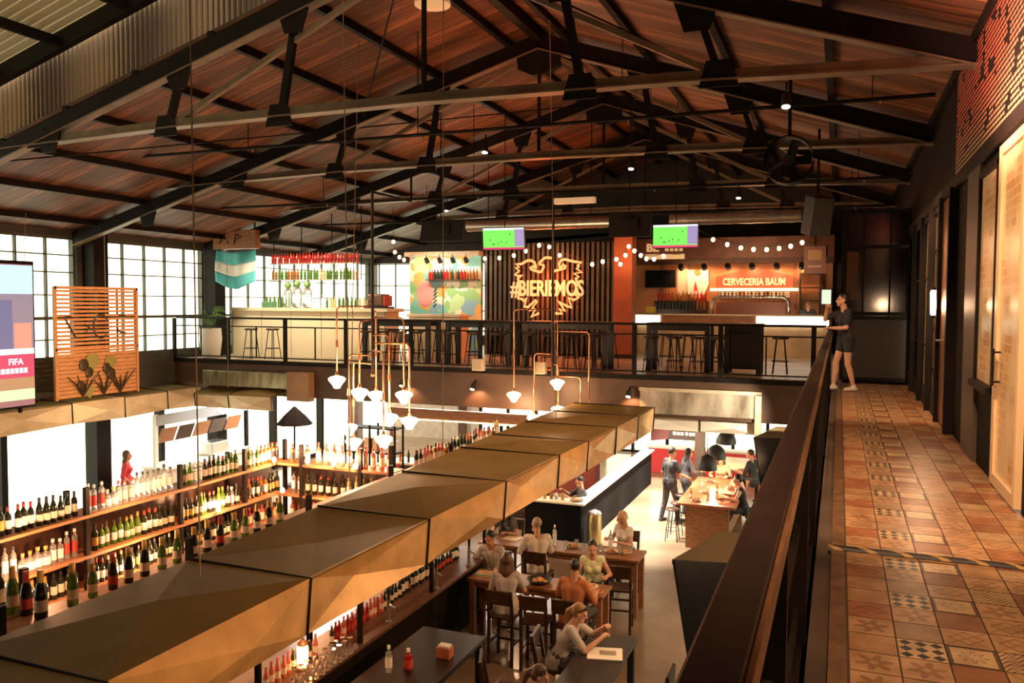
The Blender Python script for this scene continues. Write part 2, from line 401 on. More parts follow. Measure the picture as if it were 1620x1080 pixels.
# end walls
bw = MB()
bw.box(XL, 26.9, 2.93, -10.4, 27.1, 3.6); bw.box(XL, 26.9, 0, -10.4, 27.1, .3)
bw.box(-10.4, 26.9, 0, XR + .1, 27.1, 3.4)
bw.add([(XL - .2, 26.95, 3.4), (XR + 1, 26.95, 3.4), (XR + 1, 26.95, 4.3), (RX, 26.95, 6.4), (XL - .2, 26.95, 3.2)], [(0, 1, 2, 3, 4)])
struct(bw.build('wall_back', mat('dark_end_wall', (.03, .017, .010), .65, var=.4, vs=2)))
fr = MB()
for k in range(9):
    x = XL + .2 + k * .7; fr.box(x - .02, 26.95, .3, x + .02, 27.0, 2.93)
for z in (.32, 1.2, 2.1, 2.9): fr.box(XL, 26.95, z - .02, -10.4, 27.0, z + .02)
o = struct(fr.build('window_back', 'mullion'))
struct(MB().box(XL, 26.97, .3, -10.4, 26.98, 2.93).build('window_pane', 'glass', o))
# ground level back wall: glazed front of the hall with posts and doors
gb = MB(); fr = MB()
gb.box(XL - .2, 28.2, -1.0, 3.2, 28.4, -.25); gb.box(XL - .2, 28.2, ZG, -12.4, 28.4, -.9); gb.box(-.7, 28.2, ZG, 3.2, 28.4, -.9)
gb.box(-9.2, 28.2, ZG, -7.6, 28.4, -.9)
struct(gb.build('wall_ground_back', mat('pale_ground_wall', (.42, .34, .26), .6, var=.2)))
for x in (-12.4, -11.3, -10.2, -9.2, -7.6, -6.6, -5.4, -4.3, -3.2, -2.1, -.75): fr.box(x - .05, 28.2, ZG, x + .05, 28.32, -.95)
for z in (ZG + .05, -1.5): fr.box(-12.4, 28.22, z - .04, -.7, 28.3, z + .04)
o = struct(fr.build('window_front', 'steel'))
struct(MB().box(-12.4, 28.25, ZG, -.7, 28.26, -.9).build('window_pane', 'glass', o))
struct(MB().box(XL - .3, -3.3, ZG, 3.3, -3.1, 8).build('wall_front', 'darkconc'))
w = MB().box(2.0, -3.1, ZG, 2.2, 15.5, -.25).box(2.0, 24.5, ZG, 2.2, 28.4, -.25).box(2.0, 15.5, -1.0, 2.2, 24.5, -.25); struct(w.build('wall_ground_right', 'darkconc'))
fr = MB()
for k in range(7): fr.box(2.05, 15.5 + 1.5 * k - .05, ZG, 2.15, 15.5 + 1.5 * k + .05, -1.0)
o = struct(fr.build('window_side', 'steel')); struct(MB().box(2.09, 15.5, ZG, 2.1, 24.5, -1.0).build('window_pane', 'glass', o))  # unseen window added so daylight spills onto the aisle floor

# ---- roof planes with planks and purlins
def slab_quad(mb, x0, x1, y0, y1, dz=0., t=.06):
    z0, z1 = roof_z(x0) + dz, roof_z(x1) + dz
    mb.add([(x0, y0, z0), (x1, y0, z1), (x1, y1, z1), (x0, y1, z0), (x0, y0, z0 + t), (x1, y0, z1 + t), (x1, y1, z1 + t), (x0, y1, z0 + t)],
           [(0, 3, 2, 1), (4, 5, 6, 7), (0, 1, 5, 4), (1, 2, 6, 5), (2, 3, 7, 6), (3, 0, 4, 7)])
    return mb
YT = [9.55, 13.9, 18.2, 22.5]
cl = struct(slab_quad(MB(), XL - .6, RX, 9.6, 27.4).build('ceiling_left', 'roofplank'))
cr = struct(slab_quad(MB(), RX, XR + 2.2, -3.2, 27.4).build('ceiling_right', 'roofplank'))
for k in range(8):
    x = RX - .55 - k * 1.42
    MB().bar((x, 9.5, roof_z(x) - .06), (x, 27.2, roof_z(x) - .06), .09, .12).build('purlin', 'steel', cl)
for k in range(5):
    x = RX + .55 + k * 1.42
    MB().bar((x, -3, roof_z(x) - .06), (x, 27.2, roof_z(x) - .06), .09, .12).build('purlin', 'steel', cr)
MB().bar((RX, -3, 6.18), (RX, 27.2, 6.18), .16, .2).build('ridge_beam', 'steel', cr)
# higher translucent bay towards the camera, closed by a corrugated upstand
def corrugated(name, m_, p0, du, dv, waves, amp, nrm, parent=None):
    b = MB(); p0, du, dv, nrm = Vector(p0), Vector(du), Vector(dv), Vector(nrm); n = waves * 6
    for i in range(n + 1):
        q = p0 + du * (i / n) + nrm * (amp * math.sin(2 * PI * i / 6)); b.v += [tuple(q), tuple(q + dv)]
    for i in range(n): b.face((2 * i, 2 * i + 2, 2 * i + 3, 2 * i + 1))
    return b.build(name, m_, parent, smooth='all')
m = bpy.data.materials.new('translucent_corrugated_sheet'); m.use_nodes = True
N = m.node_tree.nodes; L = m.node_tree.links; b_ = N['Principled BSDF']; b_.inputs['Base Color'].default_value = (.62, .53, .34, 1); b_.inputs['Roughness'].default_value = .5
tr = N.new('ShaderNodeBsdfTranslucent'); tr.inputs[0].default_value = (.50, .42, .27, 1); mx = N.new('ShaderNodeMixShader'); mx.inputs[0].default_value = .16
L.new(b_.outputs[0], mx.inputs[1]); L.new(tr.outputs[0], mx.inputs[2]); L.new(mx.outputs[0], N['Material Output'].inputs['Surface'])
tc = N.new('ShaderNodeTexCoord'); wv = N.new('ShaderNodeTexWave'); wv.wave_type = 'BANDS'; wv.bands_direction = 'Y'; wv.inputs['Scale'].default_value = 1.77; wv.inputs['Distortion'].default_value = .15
rp = N.new('ShaderNodeValToRGB'); rp.color_ramp.elements[0].position = .2; rp.color_ramp.elements[0].color = (.17, .13, .07, 1); rp.color_ramp.elements[1].position = .7; rp.color_ramp.elements[1].color = (.62, .53, .34, 1)  # dark bands painted along the corrugation, standing in for shade in its grooves
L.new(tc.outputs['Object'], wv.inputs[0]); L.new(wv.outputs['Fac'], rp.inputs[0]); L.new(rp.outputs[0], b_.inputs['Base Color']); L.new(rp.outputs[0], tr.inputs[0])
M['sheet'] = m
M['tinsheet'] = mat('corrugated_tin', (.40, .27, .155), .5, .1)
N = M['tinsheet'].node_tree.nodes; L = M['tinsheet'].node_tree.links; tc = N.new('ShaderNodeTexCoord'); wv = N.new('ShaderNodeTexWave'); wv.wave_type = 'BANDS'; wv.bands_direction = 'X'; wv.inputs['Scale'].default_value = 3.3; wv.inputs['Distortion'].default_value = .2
rp = N.new('ShaderNodeValToRGB'); rp.color_ramp.elements[0].position = .15; rp.color_ramp.elements[0].color = (.10, .06, .035, 1); rp.color_ramp.elements[1].position = .75; rp.color_ramp.elements[1].color = (.44, .30, .175, 1)  # groove shade painted as upright bands on the upstand
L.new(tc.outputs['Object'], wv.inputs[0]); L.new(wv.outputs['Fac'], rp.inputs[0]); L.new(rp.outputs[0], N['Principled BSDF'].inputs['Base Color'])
xa, xb = XL - .6, RX
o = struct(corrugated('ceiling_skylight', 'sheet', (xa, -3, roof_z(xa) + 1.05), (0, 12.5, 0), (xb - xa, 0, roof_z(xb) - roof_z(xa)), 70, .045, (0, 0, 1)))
for k in range(8):
    x = RX - .8 - k * 1.35; MB().bar((x, -3, roof_z(x) + .93), (x, 9.5, roof_z(x) + .93), .09, .14).build('purlin', 'steel', o)
for y in (5.2,): MB().bar((xa, y, roof_z(xa) + .8), (xb, y, roof_z(xb) + .8), .12, .2).build('rafter', 'steel', o)
MB().bar((xa, 9.42, roof_z(xa) + .93), (xb, 9.42, roof_z(xb) + .93), .12, .26).build('rafter', 'steel', o)
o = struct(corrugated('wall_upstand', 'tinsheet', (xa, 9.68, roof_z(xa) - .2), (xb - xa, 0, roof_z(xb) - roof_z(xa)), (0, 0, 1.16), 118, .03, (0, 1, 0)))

# ---- steel trusses: tie, two rafters, struts, king post and gusset
TL = ['roof truss in line with the corrugated upstand, the one whose tie crosses highest', 'second dark roof truss from the camera, with black apex plate in view', 'third dark roof truss from the camera, before the gallery bars', 'last dark roof truss, deepest in the hall over the bars']
for i, y in enumerate(YT):
    t = thing('roof_truss', ('dark steel ' if i == 0 else '') + TL[i], 'roof truss', (0, y, 0))
    zt = 3.97
    pts = [(XL + .1, 3.72), (-12.8, 3.93), (-9, 4.03), (-5, 4.05), (-1.7, 4.0), (XR, 3.9)]
    b = MB()
    for (x0, z0), (x1, z1) in zip(pts, pts[1:]): b.bar((x0, 0, z0 + .06), (x1, 0, z1 + .06), .1, .11).bar((x0, -.02, z0 - .005), (x1, -.02, z1 - .005), .19, .02)
    b.build('tie_beam', 'steel_light' if i == 0 else 'steel_light', t)
    for xe in (XL + .05, XR):
        MB().bar((xe, 0, roof_z(xe) - .22), (RX, 0, roof_z(RX) - .22), .11, .26).build('rafter', 'steel', t)
        MB().bar((xe, -.03, roof_z(xe) - .36), (RX, -.03, roof_z(RX) - .36), .16, .02).build('rafter_flange', 'steel_light', t)
    for s, (x0, x1) in enumerate(((-1.3, RX + .2), (-9.2, RX - .2))):
        MB().bar((x0, 0, 4.05), (x1, 0, roof_z(x1) - .4), .07, .07).build('strut', 'steel_light', t)
    for xq in (-14.2, -11.8, -9.2, -7.2, -2.9, -1.3):
        zz = roof_z(xq) - .3
        MB().bar((xq, 0, 4.05 if -11 < xq else 3.93), (xq + (.25 if xq < RX else -.25), 0, zz), .1, .08).build('strut', 'steel', t)
        MB().prism([(-.22, -.1), (.22, -.1), (.14, .2), (-.14, .2)], (xq, -.075, 4.0), (1, 0, 0), (0, 0, 1), (0, .02, 0)).build('gusset_plate', 'steel', t)
        MB().prism([(-.26, .1), (.26, .1), (.14, -.24), (-.14, -.24)], (xq + (.25 if xq < RX else -.25), -.08, zz), (1, 0, 0), (0, 0, 1), (0, .02, 0)).build('gusset_plate', 'steel', t)
    MB().bar((RX, 0, 4.05), (RX, 0, 5.9), .05, .05).build('king_post', 'steel', t)
    MB().prism([(-.42, 5.98), (.42, 5.98), (.38, 5.62), (.12, 5.5), (-.12, 5.5), (-.38, 5.62)], (RX, -.07, 0), (1, 0, 0), (0, 0, 1), (0, .14, 0)).build('gusset_plate', 'steel', t)
# columns under the trusses
for i, y in enumerate((9.4, 14.3, 18.25)):
    b = MB().box(XL + .02, y - .2, ZG, XL + .36, y + .2, 3.6)
    o = struct(b.build('trim_column_%d' % (i + 1), 'steel'))
# cross-bracing rods lying under the roof between the trusses
for i, (xa_, ya_, xb_, yb_) in enumerate(((-5.3, 9.6, -8.6, 13.9), (-13, 9.6, -9.2, 13.9), (-9.2, 13.9, -5.3, 18.2), (-4.7, 9.6, -1, 13.9))):
    o = MB().cyl((xa_, ya_, roof_z(xa_) - .25), (xb_, yb_, roof_z(xb_) - .25), .014, n=6).build('bracing_rod', 'steel')
    tag(o, 'thin dark bracing rod under the roof planks, ' + ('starting at the ridge towards the windows', 'nearest the window wall', 'between second and third truss', 'on the walkway side of the ridge')[i], 'bracing rod')
# ------------------------------------------------------------------ walkway side: wall, glazed fronts, handrail
def brick_mat(name, c1, c2, gap, mask_lo, mask_hi, bw, bh, rough=.4, gapw=.012, low=None, zcream=None):
    m = bpy.data.materials.new(name); m.use_nodes = True
    nt = m.node_tree; N = nt.nodes; L = nt.links; b = N['Principled BSDF']; b.inputs['Roughness'].default_value = rough
    tc = N.new('ShaderNodeTexCoord'); sp = N.new('ShaderNodeSeparateXYZ'); cb = N.new('ShaderNodeCombineXYZ')
    L.new(tc.outputs['Object'], sp.inputs[0]); L.new(sp.outputs['Y'], cb.inputs[0]); L.new(sp.outputs['Z'], cb.inputs[1])
    br = N.new('ShaderNodeTexBrick'); br.inputs['Scale'].default_value = 1; br.inputs['Brick Width'].default_value = bw; br.inputs['Row Height'].default_value = bh; br.inputs['Mortar Size'].default_value = gapw
    br.inputs['Color1'].default_value = (*c1, 1); br.inputs['Color2'].default_value = (*c2, 1); br.inputs['Mortar'].default_value = (*gap, 1); br.inputs['Mortar Smooth'].default_value = 0
    L.new(cb.outputs[0], br.inputs['Vector'])
    n = N.new('ShaderNodeTexNoise'); n.inputs['Scale'].default_value = 3.4 if zcream else 1.6; n.inputs['Detail'].default_value = 4; L.new(cb.outputs[0], n.inputs['Vector'])
    # snap the mask to whole bricks
    sn = N.new('ShaderNodeVectorMath'); sn.operation = 'SNAP'; sn.inputs[1].default_value = (bw, bh, 1); L.new(cb.outputs[0], sn.inputs[0]); L.new(sn.outputs[0], n.inputs['Vector'])
    rp = N.new('ShaderNodeValToRGB'); rp.color_ramp.interpolation = 'CONSTANT' if mask_lo == mask_hi else 'LINEAR'
    rp.color_ramp.elements[0].position = mask_lo; rp.color_ramp.elements[0].color = (0, 0, 0, 1); rp.color_ramp.elements[1].position = max(mask_hi, mask_lo + .001)
    L.new(n.outputs['Fac'], rp.inputs[0])
    mx = N.new('ShaderNodeMix'); mx.data_type = 'RGBA'; L.new(rp.outputs[0], mx.inputs[0]); mx.inputs[6].default_value = (*(low or gap), 1); L.new(br.outputs['Color'], mx.inputs[7])
    if zcream:
        mr = N.new('ShaderNodeMapRange'); mr.inputs[1].default_value, mr.inputs[2].default_value = zcream; L.new(sp.outputs['Z'], mr.inputs[0])
        for q in (0, 1):
            cm = N.new('ShaderNodeMix'); cm.data_type = 'RGBA'; L.new(mr.outputs[0], cm.inputs[0]); cm.inputs[6].default_value = (.42, .27, .15, 1); cm.inputs[7].default_value = (*(c1, c2)[q], 1); L.new(cm.outputs[2], br.inputs['Color%d' % (q + 1)])
    L.new(mx.outputs[2], b.inputs['Base Color']); return m
M['redbrick'] = brick_mat('red_brick_mosaic', (.80, .13, .075), (.66, .16, .09), (.008, .006, .005), .41, .41, .115, .05, .4, .012, zcream=(3.05, 3.6))
M['frostbrick'] = brick_mat('cream_glass_brick_decal', (.62, .33, .14), (.78, .47, .22), (.82, .58, .32), .46, .54, .15, .075, .22, .006, (.80, .60, .34))
w = MB()
w.box(XR, 8.95, 0, XR + .2, 10.75, 2.85); w.box(XR, 7.95, 0, XR + .2, 8.95, .8); w.box(XR, 7.95, 2.7, XR + .2, 8.95, 2.85)
w.box(XR, -3, 0, XR + .2, 6.83, 2.85); w.box(XR, 7.86, 0, XR + .2, 7.95, 2.85)
w.box(XR, -3, 2.85, XR + .2, 27.2, 4.4)
w.box(XR, 17.6, 0, XR + .2, 27.2, 2.85)
struct(w.build('wall_right', mat('dark_brown_wall', (.012, .007, .004), .7, var=.4, vs=2, spec=.1)))
struct(MB().box(XR - .06, -3, 2.83, XR + .02, 17.5, 2.97).build('trim_right_header', 'steel'))
struct(MB().box(XR - .03, -1, 2.97, XR - .005, 10.9, 4.16).build('trim_brick_mosaic', 'redbrick'))
struct(MB().box(XR - .04, 8.95, 0, XR + .01, 9.75, 2.84).build('trim_pilaster', mat('brown_pilaster', (.07, .05, .035), .45)))
# tall bright sliding panel with handle
t = thing('sliding_door', 'tall cream glass sliding door with brick pattern and pale frame on the walkway', 'door', (XR, 7.35, 0))
b = MB(); b.box(-.05, .40, .03, .0, .52, 2.80); b.box(-.05, -.52, .03, 0, -.44, 2.80); b.box(-.05, -.44, 2.72, 0, .40, 2.80); b.box(-.05, -.44, .03, 0, .40, .12)
b.build('frame', mat('pale_door_frame', (.74, .54, .32), .35), t)
MB().box(-.03, -.44, .12, -.015, .40, 2.72).build('glass_panel', 'frostbrick', t)
b = MB(); b.bar((-.085, .30, .85), (-.085, .30, 1.15), .02, .035); b.bar((-.085, .30, .88), (-.03, .30, .88), .015, .015); b.bar((-.085, .30, 1.12), (-.03, .30, 1.12), .015, .015); b.build('handle', 'steel', t)
# fixed window with the same decal
t = thing('shop_window', 'narrow glass window with cream brick pattern above a dark parapet', 'window', (XR, 8.45, 0))
b = MB(); b.box(-.05, .46, .76, .05, .5, 2.72); b.box(-.05, -.5, .76, .05, -.46, 2.72); b.box(-.05, -.5, 2.68, .05, .5, 2.74); b.box(-.09, -.5, .74, .05, .5, .80); b.build('frame', 'steel', t)
MB().box(-.02, -.46, .80, -.005, .46, 2.68).build('glass_panel', 'frostbrick', t)
# bronze door leaf, then the glazed door
M['bronze'] = mat('bronze_sheet', (.36, .17, .075), .3, .75, var=.35, vs=2.5)
t = thing('bronze_door', 'dull bronze metal door leaf beside the paned glass door', 'door', (XR, 11.3, 0))
MB().box(-.05, -.52, .02, .03, .52, 2.8).build('leaf', 'bronze', t, bevel=.01)
MB().box(-.09, -.42, 1.0, -.05, -.36, 1.3).build('lock_plate', 'black', t); MB().tube([(-.05, .44, 1.05), (-.1, .44, 1.05), (-.1, .32, 1.05)], .012).build('lever_handle', 'chrome', t)
def paned_door(y0, y1, nv, zs, name, label, m_='steel', pane='darkglass'):
    t = thing(name, label, 'door', (XR, (y0 + y1) / 2, 0)); h = (y1 - y0) / 2; b = MB()
    b.box(-.05, -h, .02, .02, -h + .07, 2.82); b.box(-.05, h - .07, .02, .02, h, 2.82); b.box(-.05, -h, 2.74, .02, h, 2.82); b.box(-.05, -h, .02, .02, h, .28)
    b.build('frame', m_, t); b = MB()
    for k in range(1, nv): y = -h + 2 * h * k / nv; b.box(-.04, y - .014, .28, .01, y + .014, 2.74)
    for z in zs: b.box(-.04, -h, z - .014, .01, h, z + .014)
    b.build('muntin', m_, t); MB().box(-.02, -h + .07, .28, -.012, h - .07, 2.74).build('pane', pane, t); return t
M['tanglass'] = mat('tan_lit_frosted_glass', (.44, .30, .15), .2)
paned_door(11.85, 12.95, 3, (.62, 1.2, 1.72, 2.25), 'glazed_door', 'paned glass door with tan frosted panes next to the bronze leaf', 'steel', 'tanglass')
paned_door(13.15, 14.25, 2, (.9, 1.9), 'glazed_door', 'dark framed glass door just past the tan paned door', 'steel', 'tanglass')
paned_door(14.45, 15.75, 2, (.9, 1.9), 'glazed_door', 'dim glass door, second past the tan paned door')
paned_door(15.95, 17.45, 2, (.9, 1.9), 'glazed_door', 'dim glass door in the corner by the end screen')
b = MB()
for y in (10.78, 11.83, 13.05, 14.35, 15.85): b.box(XR - .1, y - .045, 0, XR + .1, y + .045, 2.85)
struct(b.build('trim_door_posts', 'steel'))
t = thing('wall_lantern', 'bright white glass wall lantern on the glazed door post', 'lamp', (XR - .1, 11.95, 1.36))
MB().lathe([(.035, 0), (.055, .02), (.062, .30), (.05, .33)], n=14).build('glass_shade', emis('lantern_glow', (1, .80, .55), 5), t, smooth=True)
b = MB(); b.lathe([(.065, .33), (.065, .36), (.02, .37)], n=14); b.lathe([(.05, -.03), (.06, 0), (.03, .01)], n=14); b.bar((0, 0, .345), (.1, 0, .345), .03, .03); b.build('bracket', 'steel', t)
lamp('POINT', (XR - .22, 11.95, 1.5), 22, WARM2, .06)
# glazed screen closing the end of the walkway
t = thing('end_screen', 'dark steel framed glass screen closing the end of the walkway', 'partition', (.62, 17.62, 0))
b = MB(); X0, X1 = -.56, .63
for x in (X0, X1): b.box(x - .035, -.04, 0, x + .035, .04, 3.35)
for z in (.04, 1.24, 1.32, 2.62, 3.3): b.box(X0, -.035, z - .035, X1, .035, z + .035)
b.build('frame', 'steel', t); b = MB()
for x in (-.2, .28): b.box(x - .018, -.025, 0, x + .018, .025, 3.3)
b.build('muntin', 'steel', t); MB().box(X0, -.006, .05, X1, .006, 3.28).build('pane', 'darkglass', t)
MB().box(X0, -.03, .05, X1, -.012, 1.2).build('kick_panel', mat('brown_kick_panel', (.022, .013, .008), .5), t)
MB().box(-.5, .3, 1.6, -.28, .33, 2.55).build('orange_reflection', mat('orange_reflection_glow', (.75, .30, .10), .5, emit=(.9, .3, .08), es=3.0, var=.4, vs=6), t)  # glowing sheet behind the glass, in place of an orange reflection
# handrail
t = thing('handrail', 'long rusty brown steel handrail running beside the tiled walkway', 'handrail', (-.15, 0, 0))
MB().box(-.043, -1.5, .955, .043, 16.8, 1.0).build('top_bar', 'rust', t, bevel=.006)
M['edgebar'] = mat('worn_edge_bar', (.30, .14, .06), .3, .5, var=.4, vs=9)
MB().box(.043, -1.5, .935, .052, 16.8, .99).build('edge_strip', 'edgebar', t)
MB().box(-.012, -1.5, .10, .012, 16.8, .14).build('lower_bar', 'steel', t)
MB().box(-.012, -1.5, .5, .012, 16.8, .53).build('middle_bar', 'steel', t)
k = 0; y = -1.11
while y < 16.9:
    MB().box(-.038, y - .038, -.03, .042, y + .038, .955).build('post', 'steel', t); y += 1.67
struct(MB().box(-.24, -3, -.3, -.1, 16.9, -.03).build('trim_walkway_beam', 'steel'))

# ------------------------------------------------------------------ folded sheet canopies
M['canopytop'] = mat('olive_canopy_top', (.20, .125, .032), .6, 0, var=.2, vs=1.5, spec=.2)
M['canopyfascia'] = mat('golden_canopy_fascia', (.66, .40, .175), .38, .2, var=.25, vs=3, bump=.15, bs=14)
M['canopypale'] = mat('pale_canopy_fascia', (.72, .56, .36), .4, .15, var=.2, vs=2)
def canopy(root, stations, mtop, mfas, back=None):
    """stations: list of (back_top, front_top, front_bottom) points; one folded bay between two stations"""
    rr = random.Random(len(stations))
    for i in range(len(stations) - 1):
        a, b = stations[i], stations[i + 1]
        A0, A1, A2 = map(Vector, a); B0, B1, B2 = map(Vector, b)
        u = (B1 - A1).normalized(); out = (A1 - A0).normalized()
        c = (A0 + A1 + B0 + B1) / 4 + Vector((0, 0, .07 if i % 2 else -.05)); e = A1.lerp(B1, .5) + Vector((0, 0, -.02))
        d = (Vector((0, 0, .022)))
        m_ = MB(); P = [A0, A1, B1, B0]
        mid = A0.lerp(B0, .35 if i % 2 else .6) + Vector((0, 0, .03))
        Q = P + [c]; m_.add(Q + [p - d for p in Q], [(0, 1, 4), (1, 2, 4), (2, 3, 4), (3, 0, 4), (6, 5, 9), (7, 6, 9), (8, 7, 9), (5, 8, 9), (0, 5, 6, 1), (1, 6, 7, 2), (2, 7, 8, 3), (3, 8, 5, 0)])
        m_.build('top_panel', mtop, root)
        m_ = MB(); t_ = out * -.02
        q = (A1.lerp(B1, .5 + .18 * (1 if i % 2 else -1)) + A2.lerp(B2, .5)) / 2 + out * (.14 if i % 2 else -.10)
        h = A1.lerp(B1, .62 if i % 2 else .3)
        Q = [A1, A2, B2, B1, q]
        m_.add(Q + [p + t_ for p in Q], [(0, 1, 4), (1, 2, 4), (2, 3, 4), (3, 0, 4), (6, 5, 9), (7, 6, 9), (8, 7, 9), (5, 8, 9), (0, 5, 6, 1), (1, 6, 7, 2), (2, 7, 8, 3), (3, 8, 5, 0)])
        m_.build('fascia_panel', mfas, root)
    for a in stations:
        A0, A1, A2 = map(Vector, a); out = (A1 - A0).normalized() * .012; up = Vector((0, 0, .012))
        MB().tube([A0 + up, A1 + up * 0 + out, A2 + out], .012, 6).build('seam_rib', 'steel', root)
def lerp_pts(T, y):
    for (y0, v0), (y1, v1) in zip(T, T[1:]):
        if y <= y1: return v0 + (v1 - v0) * (y - y0) / (y1 - y0)
    return T[-1][1]
LE = [(0, -5.22), (3.9, -5.29), (6.6, -5.36), (13.9, -5.6), (18.2, -5.62)]
RE = [(0, -4.15), (3.6, -4.07), (5.7, -4.05), (9.8, -3.95), (14.6, -3.8), (18.2, -3.76)]
t = thing('canopy', 'long olive topped folded canopy with golden fascia hung over the bar counter', 'canopy')
st = []
YS = (1.6, 3.65, 5.7, 7.75, 9.8, 11.8, 13.2, 14.9, 16.6, 18.1)
for i, y in enumerate(YS):
    zt = -.8 + .2 * max(0, (y - 3.65) / 14.45); s_ = (1.5 - zt) / 2.3      # the canopy climbs a little towards the gallery
    xl, xr = lerp_pts(LE, y) * s_, lerp_pts(RE, y) * s_; st.append(((xl, y * s_, zt), (xr, y * s_, zt), (xr - .02, y * s_ - .03, zt - .47)))
canopy(t, st, 'canopytop', 'canopyfascia')
MB().prism([(0, -.6), (1.70, -.62), (1.68, -1.07), (.4, -.9)], (-5.12, 16.52, 0), (1, 0, 0), (0, 0, 1), (0, .02, 0)).build('end_panel', 'canopytop', t)
# canopy along the window wall
t = thing('canopy', 'pale folded canopy along the window wall above the food stalls', 'canopy')
st = [((-16.12, y, -.66), (-15.2, y, -.7), (-15.18, y, -1.18 + .04 * (i % 2))) for i, y in enumerate((7.5, 9.3, 11.1, 12.9, 14.3, 15.6, 16.75))]
canopy(t, st, 'canopytop', 'canopypale')
t = thing('canopy', 'short pale canopy turning the corner below the gallery beside the window wall', 'canopy')
canopy(t, [((x, 17.05, -.68), (x, 16.35, -.82), (x, 16.4, -1.15)) for x in (-15.05, -14.0, -12.7)], 'canopytop', 'canopypale')
t = thing('canopy', 'short bright canopy below the gallery edge above the dome lamps', 'canopy')
canopy(t, [((x, 17.6, -.78), (x, 17.1, -.84), (x, 17.08, -1.12)) for x in (-3.72, -2.6, -1.46)], 'canopytop', mat('bright_cream_fascia', (.85, .76, .6), .45))
# cladding boxes on the gallery front
t = thing('cladding_box', 'stained pale metal casing fixed to the gallery front above the bright canopy', 'casing', (-2.6, 16.95, -.5))
MB().box(-1.2, -.10, -.27, 1.2, .1, .22).build('front_sheet', mat('stained_metal_sheet', (.66, .58, .45), .3, .45, var=.6, vs=1.7, vstretch=(1.6, 1, .6), col2=(.16, .11, .06)), t, bevel=.01)
b = MB(); b.box(-1.22, -.13, .20, 1.22, .1, .27); b.box(1.1, -.13, -.62, 1.22, .1, .22); b.build('side_frame', 'dirtycream', t)
t = thing('cladding_box', 'green grey metal casing on the gallery front above the corner canopy', 'casing', (-13.6, 16.8, -.42))
MB().box(-1.5, -.1, -.22, 1.1, .1, .16).build('front_sheet', mat('wrinkled_green_metal', (.36, .36, .25), .3, .5, var=.5, vs=2.5, vstretch=(3, 1, .7)), t, bevel=.01)
MB().box(1.1, -.12, -.5, 1.75, .1, .2).build('side_panel', mat('brown_panel', (.33, .18, .08), .5, var=.2), t)
# dark hoods of the stalls under the walkway
M['hoodtop'] = mat('dark_olive_top', (.085, .055, .018), .6)
def hood(name, label, x0, x1, y0, y1, zb, lean):
    t = thing(name, label, 'canopy', (0, 0, 0))
    MB().add([(x0, y0, -.82), (x1, y0 + .5, -.82), (x1, y1, -.78), (x0 + .3, y1, -.78), (x0, y0, -.86), (x1, y0 + .5, -.86), (x1, y1, -.82), (x0 + .3, y1, -.82)],
             [(0, 1, 2, 3), (7, 6, 5, 4), (0, 4, 5, 1), (1, 5, 6, 2), (2, 6, 7, 3), (3, 7, 4, 0)]).build('top_panel', 'hoodtop', t)
    MB().add([(x0, y0, -.82), (x0 + lean, y0 - .35, zb), (x1, y0 + .1, zb), (x1, y0 + .5, -.82), (x0, y0 + .02, -.82), (x0 + lean, y0 - .33, zb), (x1, y0 + .12, zb), (x1, y0 + .52, -.82)],
             [(0, 1, 2, 3), (7, 6, 5, 4), (0, 4, 5, 1), (1, 5, 6, 2), (2, 6, 7, 3), (3, 7, 4, 0)]).build('front_panel', 'blackgloss', t)
    MB().add([(x0, y0, -.82), (x0 + .3, y1, -.82), (x0 + lean + .3, y1 - .2, zb + .3), (x0 + lean, y0 - .35, zb), (x0 + .02, y0, -.82), (x0 + .32, y1, -.82), (x0 + lean + .32, y1 - .2, zb + .3), (x0 + lean + .02, y0 - .35, zb)],
             [(0, 1, 2, 3), (7, 6, 5, 4), (0, 4, 5, 1), (1, 5, 6, 2), (2, 6, 7, 3), (3, 7, 4, 0)]).build('side_panel', 'blackgloss', t)
M['blackgloss2'] = M['blackgloss']
hood('canopy', 'dark faceted hood jutting from under the handrail, closer one', -1.36, .9, 7.42, 8.4, -1.75, .24)
hood('canopy', 'dark faceted hood under the handrail beside the hanging dome lamps', -1.34, .9, 14.85, 16.1, -2.0, .22)
# suspension cables
CB = [((-4.75, 5.2, -.72), (-4.8, 5.2)), ((-4.9, 9.9, -.64), (-4.9, 9.9)), ((-15.6, 12.0, -.66), (-15.3, 12)), ((-15.6, 14.2, -.66), (-15.4, 14.0)), ((-7.2, 11.2, -1.1), (-7.0, 11.2)), ((-5.2, 8.1, -.66), (-5.6, 8.6)), ((-4.2, 12.6, -.58), (-4.4, 12.7)), ((-14.2, 16.6, -.68), (-14.2, 16.6))]
NM = ['near part of the golden fascia canopy', 'middle of the golden fascia canopy', 'window wall canopy behind the slatted panel', 'window wall canopy near the column', 'bar shelf corner under the pendant lamps', 'inner edge of the golden fascia canopy', 'far part of the golden fascia canopy', 'corner canopy under the gallery']
for (p, q), nm in zip(CB, NM):
    o = MB().cyl(p, (q[0], q[1], roof_z(q[0]) - .09), .0065, n=5).build('suspension_cable', mat('cable_wire', (.32, .22, .14), .5)); tag(o, 'thin vertical cable from the roof to the ' + nm, 'cable')
